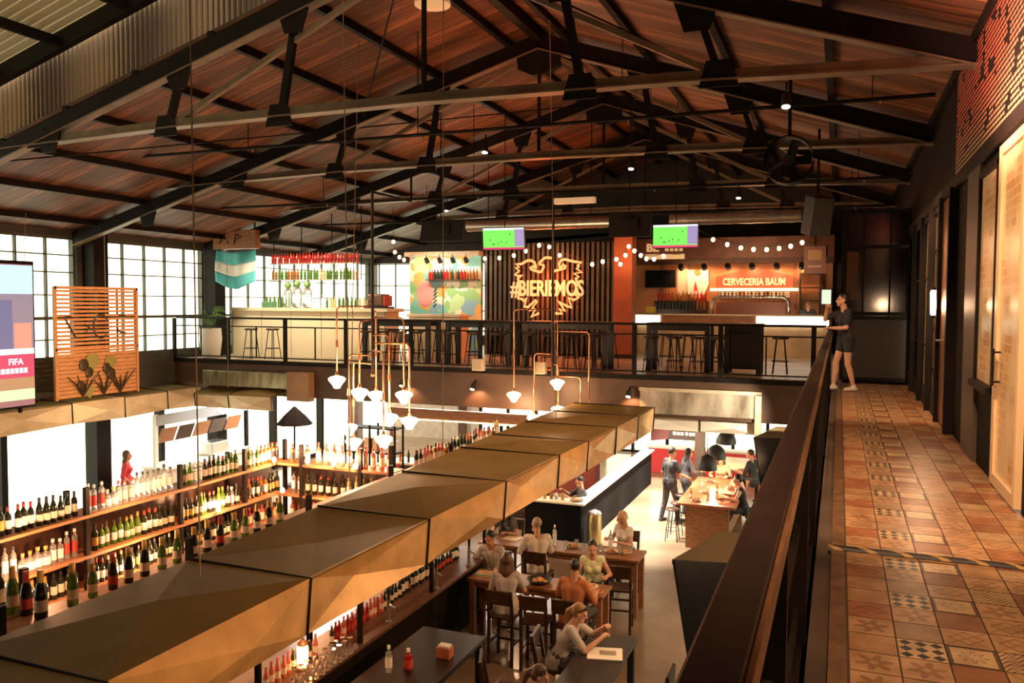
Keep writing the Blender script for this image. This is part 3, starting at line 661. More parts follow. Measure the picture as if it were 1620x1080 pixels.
# ------------------------------------------------------------------ gallery: rail, bars, sign wall, tables, stools
t = thing('gallery_railing', 'dark steel railing along the front edge of the gallery', 'railing', (0, YF, 0))
MB().box(-16.1, -.03, 1.05, -.22, .03, 1.10).build('top_rail', 'steel', t)
MB().box(-16.1, -.015, .85, -.22, .015, .88).build('middle_rail', 'steel', t)
MB().box(-16.1, -.012, .08, -.22, .012, .11).build('lower_rail', 'steel', t)
for k in range(10):
    x = -.44 - 1.75 * k; MB().box(x - .045, -.03, .02, x + .045, .03, 1.06).build('post', 'steel', t)
    if k < 9: MB().box(x - .875 - .014, -.012, .1, x - .875 + .014, .012, .86).build('baluster', 'steel', t)
for x, z, nm in ((-7.41, .12, 'under the black communal table'), (-5.96, .1, 'beside the hanging pipes')):
    t = thing('wall_speaker', 'small cream box speaker on the gallery edge ' + nm, 'speaker', (x, YF - .14, z))
    MB().box(-.13, -.09, -.13, .13, .07, .13).build('cabinet', 'cream', t, bevel=.012); MB().box(-.1, -.1, -.1, .1, -.088, .1).build('grille', mat('pale_grille', (.5, .42, .3), .7), t); MB().box(-.02, .06, -.05, .02, .13, .05).build('bracket', 'steel', t)
for x, nm in ((-7.52, 'below the cream box'), (-4.0, 'near the bright canopy'), (-9.3, 'behind the left pipe lamp')):
    t = thing('spotlight', 'small black spotlight under the gallery edge ' + nm, 'spotlight', (x, YF - .05, -.3))
    MB().bar((0, 0, .06), (0, -.12, .0), .03, .03).build('arm', 'steel', t); MB().cyl((0, -.12, 0), (0, -.2, -.12), .05, .06).build('head', 'black', t); MB().cyl((0, -.2, -.12), (0, -.204, -.126), .05).build('lens', emis('spot_lens', (1, .6, .3), 6), t)
    lamp('SPOT', (x, YF - .27, -.46), 30, WARM, .03, (x + .1, YF + .1, -1.0), 2.0)

# ---- bar stool with ring
def stool_proto():
    t = thing('bar_stool', '-', 'stool')
    MB().lathe([(.15, .75), (.175, .765), (.175, .785), (.16, .80)], n=14).build('seat', 'darkwood', t, smooth=True)
    for k in range(4):
        a = PI / 4 + k * PI / 2; MB().tube([(.11 * math.cos(a), .11 * math.sin(a), .755), (.21 * math.cos(a), .21 * math.sin(a), .005)], .011, 6).build('leg', 'steel', t)
    q = [(.175 * math.cos(2 * PI * k / 16), .175 * math.sin(2 * PI * k / 16), .28) for k in range(17)]
    MB().tube(q, .008, 5, False).build('foot_ring', 'steel', t)
    return t
STOOL = stool_proto(); nst = [0]
def stool(x, y, label, z=0., rz=0.):
    if nst[0] == 0: STOOL.location = (x, y, z); STOOL['label'] = label; STOOL['group'] = 'stools on the gallery'
    else: dup(STOOL, (x, y, z), rz, label, 'stools on the gallery')
    nst[0] += 1
stool(-14.25, 17.55, 'round bar stool at the cream counter, first from the window wall')
stool(-13.72, 17.75, 'round bar stool at the cream counter, second from the window wall')
# ---- communal tables
def high_table(x0, x1, y0, y1, label, h=1.08, panel=False):
    t = thing('high_table', label, 'table', ((x0 + x1) / 2, (y0 + y1) / 2, 0)); X, Y = (x1 - x0) / 2, (y1 - y0) / 2
    MB().box(-X, -Y, h - .06, X, Y, h).build('tabletop', 'black', t, bevel=.006)
    b = MB(); b.box(-X + .06, -Y + .04, h - .17, X - .06, -Y + .07, h - .06); b.box(-X + .06, Y - .07, h - .17, X - .06, Y - .04, h - .06)
    b.build('apron', 'black', t)
    for sx in (-1, 1):
        for sy in (-1, 1): MB().cbox((sx * (X - .07), sy * (Y - .07), (h - .06) / 2), (.11, .09, h - .06)).build('leg', 'black', t)
    if panel: MB().box(-X + .05, -Y + .05, .1, X - .05, Y - .05, h - .08).build('cabinet_body', 'black', t)
    return t
high_table(-11.05, -9.15, 17.75, 18.45, 'black high communal table on the gallery in front of the mural bar')
high_table(-8.75, -7.05, 17.75, 18.45, 'black high communal table in front of the ribbed dark wall')
high_table(-6.75, -4.75, 17.75, 18.45, 'black high communal table in front of the red pillar and neon sign')
high_table(-3.95, -2.55, 18.0, 18.75, 'black high table with pale stools in front of the orange bar')
high_table(-2.3, -1.5, 18.2, 18.8, 'black boxy high table in front of the lit bar counter', panel=True)
WHERE = ['at the table before the mural bar', 'at the table before the ribbed wall', 'at the table before the red pillar', 'at the table before the orange bar']
for j, (xa_, xb_, n) in enumerate(((-10.75, -9.4, 4), (-8.5, -7.25, 3), (-6.5, -5.0, 4), (-3.75, -2.75, 3))):
    for side, yy in (('rail', 17.55), ('wall', 18.72)):
        for k in range(n):
            stool(xa_ + (xb_ - xa_) * k / (n - 1) + (.05 if side == 'wall' else 0), yy + ((.12 if side == 'rail' else .40) if j == 3 else 0), '%s dark stool from the windows, %s side, %s' % (nth(k + 1), side, WHERE[j]), 0, .3 * k)
stool(-1.15, 18.5, 'dark bar stool beside the boxy black table')
stool(-2.35, 17.75, 'dark bar stool on the rail side of the boxy black table')
# ---- cream counter by the windows
t = thing('bar_counter', 'long cream bar counter at the bright windows', 'bar counter', (-13.28, 19.0, 0))
MB().box(-2.5, -.35, 0, 2.4, .35, 1.24).build('front', mat('cream_counter', (.86, .74, .52), .45), t)
MB().box(-2.5, -.45, 1.24, 2.5, .45, 1.33).build('counter_top', mat('pale_counter_top', (.85, .70, .48), .3), t, bevel=.008)
b = MB()
for k in range(6): b.box(-2.48 + k * .97, -.357, .04, -2.47 + k * .97, -.35, 1.24)
b.build('panel_joint', 'concrete', t)
t = thing('bar_counter', 'lower cream counter in front of the colourful mural', 'bar counter', (-10.2, 20.6, 0))
MB().box(-.9, -.3, 0, .65, .3, 1.1).build('front', 'cream', t); MB().box(-.95, -.36, 1.1, .7, .36, 1.17).build('counter_top', 'cream', t, bevel=.008)
# ---- plants by the windows
M['leaf'] = mat('palm_leaf', (.16, .32, .07), .5, var=.4, vs=5)
t = thing('potted_palm', 'potted palm in a tall white planter by the windows', 'plant', (-15.5, 17.46, 0))
MB().lathe([(.2, 0), (.24, .05), (.29, .5), (.27, .78), (.24, .78), (.24, .7)], n=16).build('planter', 'white', t, smooth=True)
rr = random.Random(5); b = MB()
for k in range(16):
    a = rr.random() * 2 * PI; ln = .30 + rr.random() * .10; up = .45 + rr.random() * .45
    pts = [(math.cos(a) * ln * s, math.sin(a) * ln * s, .74 + up * (1.7 * s - s * s * 1.0)) for s in [i / 6 for i in range(7)]]
    b.tube(pts, [.01 - .001 * i for i in range(7)], 4)
    for i in range(2, 7):
        p = Vector(pts[i]); d = Vector((-math.sin(a), math.cos(a), 0)); f_ = Vector((math.cos(a), math.sin(a), -.5)) * .12
        for s in (-1, 1):
            q = p + d * s * .16 + f_; w = f_.normalized() * .018
            b.add([p, p + w, q, q - w * .2], [(0, 1, 2, 3)])
b.build('foliage', 'leaf', t)
# ---- LED screen and slatted panel standing over the canopy in front of the windows
def screen_part(parent, y0, y1, z0, z1, col, name, s=1.0, d=.0, var=0):
    m = mat('screen_' + name, tuple(c * .3 for c in col), .4, emit=col, es=s)
    return MB().box(.061 + d, y0, z0, .064 + d, y1, z1).build(name, m, parent)
t = thing('display_screen', 'large bright display screen with red banner beside the slatted wooden panel', 'screen', (-15.0, 0, 0))
Y0, Y1 = 9.4, 11.83
MB().box(-.06, Y0 - .04, -.62, .06, Y1 + .03, 2.27).build('housing', 'steel', t)
sc = MB().box(.06, Y0, -.58, .061, Y1, 2.2).build('picture', mat('screen_base', (.2, .15, .15), .4, emit=(.34, .13, .16), es=.75), t)
screen_part(t, Y0, Y1, 1.62, 2.18, (.55, .78, .95), 'sky_band', 1.0)
screen_part(t, Y0, Y1, .55, 1.62, (.34, .27, .33), 'crowd_picture', .8)
screen_part(t, Y0, Y1 - .45, .55, 1.50, (.20, .19, .34), 'fence_picture', .8, .001)
screen_part(t, Y1 - .42, Y1 - .05, .55, 1.05, (.95, .30, .22), 'red_shirt_picture', 1.0, .002)
screen_part(t, Y0, Y1, .44, .55, (1, .93, .93), 'white_line', 1.1, .003)
screen_part(t, Y0, Y1, -.02, .44, (.55, .06, .12), 'red_banner', 1.1, .001)
screen_part(t, Y0, Y1, -.25, -.02, (.50, .27, .13), 'brown_band', .9, .001)
screen_part(t, Y0, Y1, -.46, -.25, (.62, .80, .45), 'green_band', 1.0, .001)
wt = emis('screen_white', (1, .95, .95), 1.3)
text_mesh('FIFA', .17, .001, 'lettering', wt, t, (.066, Y1 - .40, .24), (PI / 2, 0, PI / 2), bold=.004)
b = MB()
for k in range(7): b.box(.064, Y1 - .80 + k * .095, .07, .067, Y1 - .725 + k * .095, .17)
b.build('text_line', wt, t)
b = MB().bar((0, 11.55, -.62), (0, 11.55, -.72), .05, .05).bar((0, 9.8, -.62), (0, 9.8, -.72), .05, .05); b.build('stand', 'steel', t)
t = thing('slatted_panel', 'tall panel of horizontal orange wooden slats with letters and metal ornament', 'wooden panel', (-15.28, 13.68, -.62))
b = MB(); z = .03
rr = random.Random(2)
while z < 2.36:
    h = .055 if z > .95 else .082
    b.box(-.012, -1.05, z, .012, 1.05, z + h * .92); z += .087
b.build('slat', 'slatwood', t)
b = MB()
for y in (-1.05, -.52, .0, .55, 1.06): b.box(-.03, y - .025, 0, -.012, y + .025, 2.4)
b.build('batten', 'darkwood', t); b = MB()
for y in (-1.08, 1.08): b.box(-.03, y - .03, 0, .03, y + .03, 2.42)
b.box(-.03, -1.1, 2.36, .03, 1.1, 2.42); b.box(-.03, -1.1, 1.05, .03, 1.1, 1.10); b.build('frame', 'slatwood', t)
M['ornament'] = mat('dark_bronze_ornament', (.07, .045, .02), .4, .6)
q = [(.03, .06 + .2 * math.cos(a), 1.55 + .26 * math.sin(a)) for a in [2 * PI * (.1 + .78 * i / 22) for i in range(23)]]
b = MB().tube(q, .018, 6); b.bar((.03, -.1, 1.56), (.03, .25, 1.56), .02, .03); b.build('letter', 'ornament', t)
b = MB().tube([(.03, -.85, 1.72), (.03, -.72, 1.5), (.03, -.6, 1.32)], .02, 6).tube([(.03, -.9, 1.76), (.03, -.72, 1.78)], .018, 6); b.build('letter', 'ornament', t)
b = MB().tube([(.03, -.36, 1.42), (.03, -.24, 1.52), (.03, -.36, 1.6)], .018, 6); b.build('letter', 'ornament', t)
b = MB().tube([(.03, .5, 1.46), (.03, .6, 1.40), (.03, .75, 1.38)], .018, 6).tube([(.03, .55, 1.8), (.03, .72, 1.78)], .016, 6); b.build('letter', 'ornament', t)
b = MB(); rr = random.Random(9)
for y0, z0, n in ((-.45, .05, 4), (.1, .05, 4), (.55, .05, 5)):
    for k in range(n):
        a = -1.1 + 2.2 * k / (n - 1); L_ = .34 + rr.random() * .22
        b.tube([(.04, y0, z0), (.06, y0 + .5 * L_ * math.sin(a), z0 + L_ * .6), (.05, y0 + L_ * math.sin(a), z0 + L_ * (.9 + .2 * math.cos(a)))], [.022, .018, .008], 6)
for y0, z0, r in ((-.42, .72, .12), (-.28, .55, .1), (.18, .62, .1), (.3, .48, .12), (-.5, .3, .08)):
    b.ell((.05, y0, z0), (.02, r, r * 1.15), 9, 6)
b.build('branch_ornament', 'ornament', t)
BL = mat('olive_brass_leaf', (.36, .30, .09), .4, .4)
for y0, z0, s in ((-.18, .78, .2), (.3, .74, .17), (-.28, .14, .14)): MB().prism([(-s, 0), (0, -s * 1.2), (s, 0), (s * .5, s), (0, s * .7), (-s * .6, s)], (.032, y0, z0), (0, 1, 0), (0, 0, 1), (.006, 0, 0)).build('leaf_ornament', BL, t)
# ---- wooden box sign and flag
t = thing('sign_box', 'brown wooden sign box above the blue and white flag', 'sign', (-15.1, 18.05, 3.15))
MB().box(-.72, -.1, -.25, .7, .1, .25).build('board', 'wood', t, bevel=.01)
b = MB().tube([(-.5, -.11, -.1), (-.35, -.11, .12), (-.2, -.11, -.1)], .02, 6).tube([(.0, -.11, -.12), (.05, -.11, .14), (.25, -.11, .05), (.05, -.11, 0)], .02, 6); b.build('carving', 'darkwood', t)
MB().bar((-.6, 0, .25), (-.6, 0, .55), .03, .03).build('hanger', 'steel', t); MB().bar((.6, 0, .25), (.6, 0, .75), .03, .03).build('hanger', 'steel', t)
t = thing('flag', 'hanging light blue and white striped flag', 'flag', (-15.1, 18.0, 2.88))
def cloth(c0, c1, z0, z1, name, m_):
    b = MB(); nx, nz = 18, 6
    for j in range(nz + 1):
        for i in range(nx + 1):
            u = i / nx; z = z0 + (z1 - z0) * j / nz
            sag = -.16 * math.sin(PI * u) * (1 + .3 * math.sin(4 * u)) * (.35 + .65 * (-z) / .85)
            b.v.append((-.66 + 1.32 * u, .05 * math.sin(9 * u + 3 * z) + .03 * math.sin(17 * u), z + sag))
    for j in range(nz):
        for i in range(nx): a = j * (nx + 1) + i; b.face((a, a + 1, a + nx + 2, a + nx + 1))
    o = b.build(name, m_, t, smooth='all'); s = o.modifiers.new('thickness', 'SOLIDIFY'); s.thickness = .004
def flagmat(n, c):
    m = mat(n, c, .8); N = m.node_tree.nodes; L = m.node_tree.links; tr = N.new('ShaderNodeBsdfTranslucent'); tr.inputs[0].default_value = (*c, 1); mx = N.new('ShaderNodeMixShader'); mx.inputs[0].default_value = .4
    L.new(N['Principled BSDF'].outputs[0], mx.inputs[1]); L.new(tr.outputs[0], mx.inputs[2]); L.new(mx.outputs[0], N['Material Output'].inputs['Surface']); return m
FB = flagmat('flag_light_blue', (.16, .62, .66)); FW = flagmat('flag_white', (.9, .9, .86))
cloth(0, 0, 0, -.29, 'upper_stripe', FB); cloth(0, 0, -.29, -.56, 'middle_stripe', FW); cloth(0, 0, -.56, -.85, 'lower_stripe', FB)
# ---- bottles
def gl(name, col, rough=.08, tr_=.0): return mat(name, col, rough, trans=tr_)
M['g_dark'] = gl('dark_bottle_glass', (.018, .022, .012)); M['g_green'] = gl('green_bottle_glass', (.13, .26, .035), .06, .45); M['g_clear'] = gl('clear_bottle_glass', (.9, .92, .9), .05, .82)
M['g_amber'] = gl('amber_bottle_glass', (.46, .16, .03), .06, .4); M['g_red'] = gl('red_bottle_glass', (.62, .03, .02), .06, .45); M['g_pale'] = gl('pale_gold_glass', (.75, .55, .22), .06, .6); M['g_pink'] = gl('pink_bottle_glass', (.85, .24, .17), .06, .5)
M['l_cream'] = mat('cream_label', (.80, .68, .52), .6); M['l_white'] = mat('white_label', (.86, .83, .78), .6); M['l_red'] = mat('red_label', (.5, .05, .035), .6); M['l_gold'] = mat('gold_label', (.6, .38, .12), .4, .5); M['l_black'] = mat('black_label', (.03, .03, .03), .5); M['l_green'] = mat('green_label', (.10, .26, .10), .6)
PROF = dict(
    wine=([(.036, 0), (.038, .01), (.038, .19), (.034, .215), (.0155, .245), (.0145, .30), (.0165, .302), (.0165, .312)], (.0385, .06, .16), (.0168, .262, .314)),
    burgundy=([(.040, 0), (.042, .01), (.042, .15), (.036, .19), (.018, .245), (.0145, .30), (.017, .302), (.017, .312)], (.0425, .05, .13), (.0175, .262, .314)),
    champagne=([(.042, 0), (.044, .01), (.044, .16), (.038, .2), (.019, .26), (.0155, .30), (.018, .302), (.018, .325)], (.0445, .05, .13), (.0235, .225, .33)),
    spirit=([(.038, 0), (.04, .012), (.04, .20), (.036, .222), (.017, .235), (.016, .27), (.018, .272), (.018, .29)], (.0405, .05, .17), (.0195, .262, .30)),
    tall=([(.033, 0), (.035, .01), (.035, .24), (.03, .262), (.015, .28), (.0145, .32), (.0165, .322), (.0165, .335)], (.0355, .07, .20), (.018, .305, .345)),
    squat=([(.05, 0), (.054, .015), (.054, .13), (.045, .165), (.018, .18), (.017, .215), (.02, .217), (.02, .23)], (.0545, .03, .12), (.0225, .205, .245)),
    beer=([(.029, 0), (.0305, .008), (.0305, .13), (.026, .155), (.0135, .19), (.012, .225), (.0135, .227), (.0135, .235)], (.031, .04, .11), (.0145, .226, .238)))
BP = {}
def bottle_proto(kind, glass, label, cap):
    k = (kind, glass, label, cap)
    if k not in BP:
        prof, (lr, lz0, lz1), (cr, cz0, cz1) = PROF[kind]
        d = bpy.data
        def me(mb, m_):
            o = mb.build('bottle_tmp', m_, smooth=True); q = o.data; d.objects.remove(o); return q
        BP[k] = (me(MB().lathe(prof, n=10), glass), me(MB().lathe([(lr, lz0), (lr, lz1)], n=10, capb=False, capt=False), label), me(MB().lathe([(cr, cz0), (cr * .96, cz1)], n=8), cap))
    return BP[k]
GN = {'g_dark': 'dark', 'g_green': 'green', 'g_clear': 'clear', 'g_amber': 'amber', 'g_red': 'red', 'g_pale': 'pale gold', 'g_pink': 'pink'}
LN = {'l_cream': 'cream', 'l_white': 'white', 'l_red': 'red', 'l_gold': 'gold', 'l_black': 'black', 'l_green': 'green'}
KN = dict(wine='wine bottle', burgundy='wine bottle', champagne='champagne bottle', spirit='liquor bottle', tall='tall liquor bottle', squat='squat liquor bottle', beer='small bottle')
def bottle(loc, kind, glass, label, cap, text, group, parts=True, s=1.):
    a, b_, c = bottle_proto(kind, glass, label, cap)
    o = bpy.data.objects.new(KN[kind].replace(' ', '_'), a); COL.objects.link(o); o.location = loc; o.rotation_euler = (0, 0, random.random() * 6); o.scale = (s, s, s * random.uniform(.96, 1.05))
    tag(o, text, 'bottle', group)
    if parts:
        q = bpy.data.objects.new('label', b_); COL.objects.link(q); q.parent = o
        q = bpy.data.objects.new('cap', c); COL.objects.link(q); q.parent = o
    return o
def bottle_row(p0, p1, n, styles, where, group, jit=.012, parts=True, run=4, smin=.95, smax=1.05, skip=()):
    """a row of bottles from p0 to p1; where: a phrase that single words of order complete"""
    p0, p1 = Vector(p0), Vector(p1); st = None; left = 0
    for i in range(n):
        if left <= 0: st = random.choice(styles); left = random.randint(1, run)
        left -= 1
        if i in skip: continue
        p = p0.lerp(p1, i / max(1, n - 1)); s_ = random.uniform(smin, smax)
        bottle((p.x + random.uniform(-jit, jit), p.y + random.uniform(-jit, jit), p.z + .001), *st, '%s %s, %s label, %s %s' % (GN[st[1]], KN[st[0]], LN[st[2]], nth(i + 1), where), group, parts, s_)
# ---- hanging bottle rack above the cream counter
t = thing('bottle_rack', 'hanging two tier bottle rack above the cream counter', 'rack', (-13.65, 19.5, 0))
for z in (2.12, 2.57): MB().box(-1.45, -.14, z - .02, 1.45, .14, z).build('shelf_board', mat('rack_board', (.3, .27, .2), .4), t)
b = MB()
for x in (-1.45, -.5, .5, 1.45): b.bar((x, .12, 2.1), (x, .12, roof_z(-13.65 + x) - .02), .02, .02)
b.build('hanger', 'steel', t); b = MB()
for z in (2.22, 2.68): b.bar((-1.45, -.14, z), (1.45, -.14, z), .012, .012)
b.build('guard_bar', 'steel', t)
bottle_row((-15.05, 19.5, 2.57), (-12.25, 19.5, 2.57), 28, [('spirit', 'g_red', 'l_red', 'l_red'), ('spirit', 'g_red', 'l_white', 'l_red'), ('spirit', 'g_red', 'l_red', 'l_white')], 'along the upper tier of the hanging rack', 'red bottles on the hanging rack', parts=False)
bottle_row((-15.05, 19.5, 2.12), (-12.25, 19.5, 2.12), 27, [('wine', 'g_green', 'l_green', 'l_gold'), ('wine', 'g_green', 'l_gold', 'l_gold'), ('spirit', 'g_amber', 'l_gold', 'l_black'), ('wine', 'g_pale', 'l_gold', 'l_black')], 'along the lower tier of the hanging rack', 'bottles on the lower tier of the hanging rack', parts=False)
bottle_row((-15.0, 19.15, 1.33), (-14.2, 19.15, 1.33), 7, [('spirit', 'g_clear', 'l_white', 'l_black'), ('tall', 'g_green', 'l_white', 'l_gold')], 'on the cream counter from the window wall', 'bottles standing on the cream counter', parts=False)
bottle_row((-13.2, 19.25, 1.33), (-11.75, 19.25, 1.33), 12, [('tall', 'g_clear', 'l_white', 'l_black'), ('wine', 'g_green', 'l_white', 'l_gold'), ('spirit', 'g_pale', 'l_white', 'l_gold')], 'on the counter beside the square column', 'bottles on the counter end', parts=False)
for i, (x, r, h) in enumerate(((-14.05, .13, .48), (-13.75, .14, .52), (-13.42, .13, .5))):
    t = thing('glass_dispenser', 'tall glass drink dispenser on the cream counter, ' + ['first from the window wall', 'the middle one', 'third, beside the bottles'][i], 'dispenser', (x, 18.85, 1.33))
    MB().lathe([(r * .8, 0), (r, .05), (r, h - .08), (r * .7, h)], n=14).build('jar', 'g_clear', t, smooth=True); MB().lathe([(r * .72, h), (r * .74, h + .04), (.03, h + .07)], n=14).build('lid', 'chrome', t)
    MB().ell((0, 0, h + .13), (.1, .1, .09), 8, 6).build('herb_bunch', 'leaf', t)
t = thing('crate', 'small green crate on the cream counter near the flag', 'crate', (-14.6, 18.75, 1.33)); MB().box(-.17, -.12, 0, .17, .12, .17).build('body', mat('green_crate', (.14, .30, .16), .5), t, bevel=.01); MB().box(-.14, -.125, .04, .14, -.12, .12).build('label', 'l_green', t)
t = thing('espresso_machine', 'brown metal espresso machine with red side on the counter end', 'coffee machine', (-11.25, 19.0, 1.33))
MB().box(-.28, -.2, .05, .2, .2, .38).build('body', mat('brown_machine', (.16, .08, .05), .35, .4), t, bevel=.04); MB().box(.2, -.19, .06, .27, .19, .34).build('side_panel', mat('red_machine_side', (.42, .05, .05), .35), t, bevel=.02)
MB().box(-.33, -.26, 0, .3, .24, .05).build('tray', 'black', t); MB().cyl((-.1, -.2, .2), (-.1, -.33, .18), .025).build('handle', 'black', t)
# ---- mural bar
m = bpy.data.materials.new('painted_mural'); m.use_nodes = True
N = m.node_tree.nodes; L = m.node_tree.links; tc = N.new('ShaderNodeTexCoord'); vo = N.new('ShaderNodeTexVoronoi'); vo.inputs['Scale'].default_value = 2.6
n = N.new('ShaderNodeTexNoise'); n.inputs['Scale'].default_value = 2; vm = N.new('ShaderNodeVectorMath'); vm.operation = 'MULTIPLY_ADD'; vm.inputs[1].default_value = (.7,) * 3
L.new(tc.outputs['Object'], n.inputs['Vector']); L.new(n.outputs['Color'], vm.inputs[0]); L.new(tc.outputs['Object'], vm.inputs[2]); L.new(vm.outputs[0], vo.inputs['Vector'])
rp = N.new('ShaderNodeValToRGB'); rp.color_ramp.interpolation = 'CONSTANT'; e = rp.color_ramp.elements
cols = [(.75, .28, .25), (.30, .55, .22), (.85, .8, .62), (.20, .55, .50), (.80, .42, .12), (.5, .72, .35), (.9, .86, .75), (.25, .45, .55)]
e[0].color = (*cols[0], 1); e[1].position = .9; e[1].color = (*cols[7], 1)
for i in range(1, 7): k = e.new(i / 8); k.color = (*cols[i], 1)
sp = N.new('ShaderNodeSeparateColor'); L.new(vo.outputs['Color'], sp.inputs[0]); L.new(sp.outputs[0], rp.inputs[0]); L.new(rp.outputs[0], N['Principled BSDF'].inputs['Base Color'])
t = thing('mural_wall', 'colourful painted mural wall with bottle shelf beside the ribbed dark wall', 'mural', (-10.75, 22.0, 0))
MB().box(-1.25, 0, 0, 1.08, .1, 2.85).build('painted_panel', m, t)
MB().box(-1.3, -.25, 2.85, 1.12, .1, 2.98).build('top_beam', 'dirtycream', t); MB().box(-.6, -.22, 2.14, 1.05, 0, 2.17).build('shelf_board', 'darkwood', t)
b = MB()
for k in range(5): b.prism([(0, 0), (.05, 0), (.16, .12), (.11, .12)], (-.48 + 0, -.005, 1.35 + k * .11), (1, 0, 0), (0, 0, 1), (0, -.004, 0))
b.build('striped_figure', 'black', t); MB().ell((-.72, .0, 1.75), (.3, .03, .4), 14, 10).build('pink_figure', mat('mural_pink', (.78, .33, .30), .6), t, smooth=True)
bottle_row((-11.28, 21.88, 2.17), (-9.75, 21.88, 2.17), 17, [('spirit', 'g_dark', 'l_white', 'l_black'), ('spirit', 'g_red', 'l_cream', 'l_black'), ('wine', 'g_amber', 'l_cream', 'l_gold')], 'along the shelf on the mural', 'bottles on the mural shelf', parts=False)
for k in range(4):
    x = -11.25 + k * .42; t = thing('spotlight', 'small black spotlight under the mural beam, %s from the windows' % nth(k + 1), 'spotlight', (x, 21.65, 2.72))
    MB().cyl((0, 0, .02), (0, -.03, .16), .012).build('arm', 'black', t); MB().cyl((0, -.04, .05), (0, .06, -.05), .06, .07).build('head', 'black', t)
lamp('AREA', (-10.8, 21.2, 2.75), 32, (1, .86, .66), 2.0, (-10.8, 22.0, 1.5), size_y=.1)
# string of bulbs hanging from the beam corner
M['bulb'] = emis('bulb_glow', (1, .50, .22), 16); M['bulbw'] = emis('bulb_glow_white', (1, .72, .45), 18)
def light_string(pts, label, hooks=None, drop=.03, r=.05):
    t = thing('string_lights', label, 'string lights', pts[0]); o = Vector(pts[0])
    P = [Vector(p) - o for p in pts]; ends = [Vector(e_) - o for e_ in (hooks or [])]
    path = [p + Vector((0, 0, r + drop)) for p in P]
    if ends: path = [ends[0]] + path + [ends[1]]
    MB().tube(path, .008, 5).build('cable', 'black', t)
    for p in P:
        MB().ell(p, (r, r, r * 1.15), 9, 7).build('bulb', 'bulb', t, smooth='all'); MB().cyl(p + Vector((0, 0, r * .8)), p + Vector((0, 0, r + drop)), .018, n=6).build('socket', 'black', t)
light_string([(-9.33, 21.5, 2.737), (-8.887, 21.5, 2.748), (-8.45, 21.5, 2.812), (-8.094, 21.5, 2.928), (-7.705, 21.5, 3.076), (-7.411, 21.5, 3.027), (-7.109, 21.5, 2.79), (-6.189, 21.5, 2.539), (-5.899, 21.5, 2.609)], 'string of warm round bulbs across the ribbed wall above the neon eagle', [(-9.55, 22.06, 3.1), (-5.75, 22.0, 2.75)])
light_string([(-3.435, 21.5, 3.327), (-3.019, 21.5, 3.124), (-2.664, 21.5, 2.994), (-2.33, 21.5, 2.903), (-2.023, 21.5, 2.859), (-1.708, 21.5, 2.849), (-1.414, 21.5, 2.873), (-1.144, 21.5, 2.92), (-.878, 21.5, 3.004)], 'string of warm round bulbs drooping over the orange bar', [(-3.6, 23.12, 3.28), (-.6, 23.12, 3.1)])
light_string([(-5.391, 21.4, 2.529), (-5.5, 21.4, 2.66), (-5.257, 21.4, 2.76), (-5.17, 21.4, 2.99), (-5.02, 21.4, 2.87), (-4.85, 21.4, 2.75), (-4.7, 21.4, 2.66), (-4.5, 21.4, 2.65), (-4.25, 21.4, 2.72)], 'bunched warm bulbs around the letters over the red pillar', [(-5.46, 21.96, 2.6), (-4.1, 23.12, 2.85)])
light_string([(-12.1, 21.2, 3.25), (-12.05, 21.2, 2.95), (-11.9, 21.2, 2.8), (-11.75, 21.2, 2.72)], 'bunch of warm bulbs at the corner of the mural beam', [(-12.1, 21.2, 5.0), (-11.7, 21.76, 2.9)])
lamp('POINT', (-7.6, 21.0, 2.7), 10, WARM, .3); lamp('POINT', (-2.0, 21.2, 2.7), 35, WARM, .3); lamp('POINT', (-5.0, 21.0, 2.6), 25, WARM, .2)
# ---- ribbed dark wall with letters and neon eagle
t = thing('ribbed_wall', 'dark ribbed metal partition behind the neon eagle', 'partition', (-7.7, 22.1, 0))
MB().box(-1.9, 0, 0, 2.0, .1, 3.2).build('backing_board', 'steel', t)
b = MB()
for k in range(27): x = -1.86 + k * .145; b.box(x, -.06, 0, x + .075, 0, 3.18)
b.build('rib', mat('ribbed_metal', (.12, .095, .065), .42, .4, var=.4, vs=2), t)
M['letter'] = mat('cream_letter', (.85, .68, .42), .5, emit=(1, .66, .34), es=.28)
t = thing('wall_lettering', 'large cream hashtag lettering on the ribbed dark wall', 'sign', (-7.64, 21.98, 1.92))
text_mesh('#BIERIEMOS', .62, .03, 'lettering', 'letter', t, (0, 0, -.22), sx=.66, bold=.012)
MB().box(-1.2, .02, -.02, 1.2, .05, .0).build('mounting_rail', 'steel', t)
NE = emis('neon_orange', (1, .21, .065), 2.9)
eagleL = [(765, 165), (700, 155), (660, 165), (600, 225), (590, 250), (650, 265), (655, 290), (620, 360), (590, 365), (480, 325), (460, 300), (500, 280), (540, 305), (545, 290), (520, 220), (470, 195), (420, 195), (330, 245), (255, 245), (300, 290), (250, 300), (300, 345), (240, 400), (290, 425), (345, 410), (280, 460), (300, 520), (280, 560), (310, 610), (300, 680), (285, 750), (350, 760), (370, 790), (410, 745), (380, 870), (430, 880), (540, 775), (560, 800), (460, 930), (510, 900), (540, 910), (480, 1020), (590, 965)]
eagleR = [(790, 355), (850, 340), (950, 315), (965, 285), (930, 260), (900, 300), (885, 310), (870, 250), (900, 195), (960, 185), (1020, 205), (1110, 225), (1185, 230), (1130, 275), (1150, 290), (1120, 320), (1190, 375), (1080, 390), (1150, 440), (1105, 460), (1130, 520), (1110, 580), (1130, 640), (1110, 700), (1150, 735), (1080, 770), (1010, 740), (1050, 880), (990, 860), (860, 785), (900, 830), (960, 930), (880, 900), (920, 970), (830, 965)]
t = thing('neon_eagle', 'glowing orange neon outline of a spread eagle on the ribbed dark wall', 'neon sign', (-7.5, 21.82, 1.92))
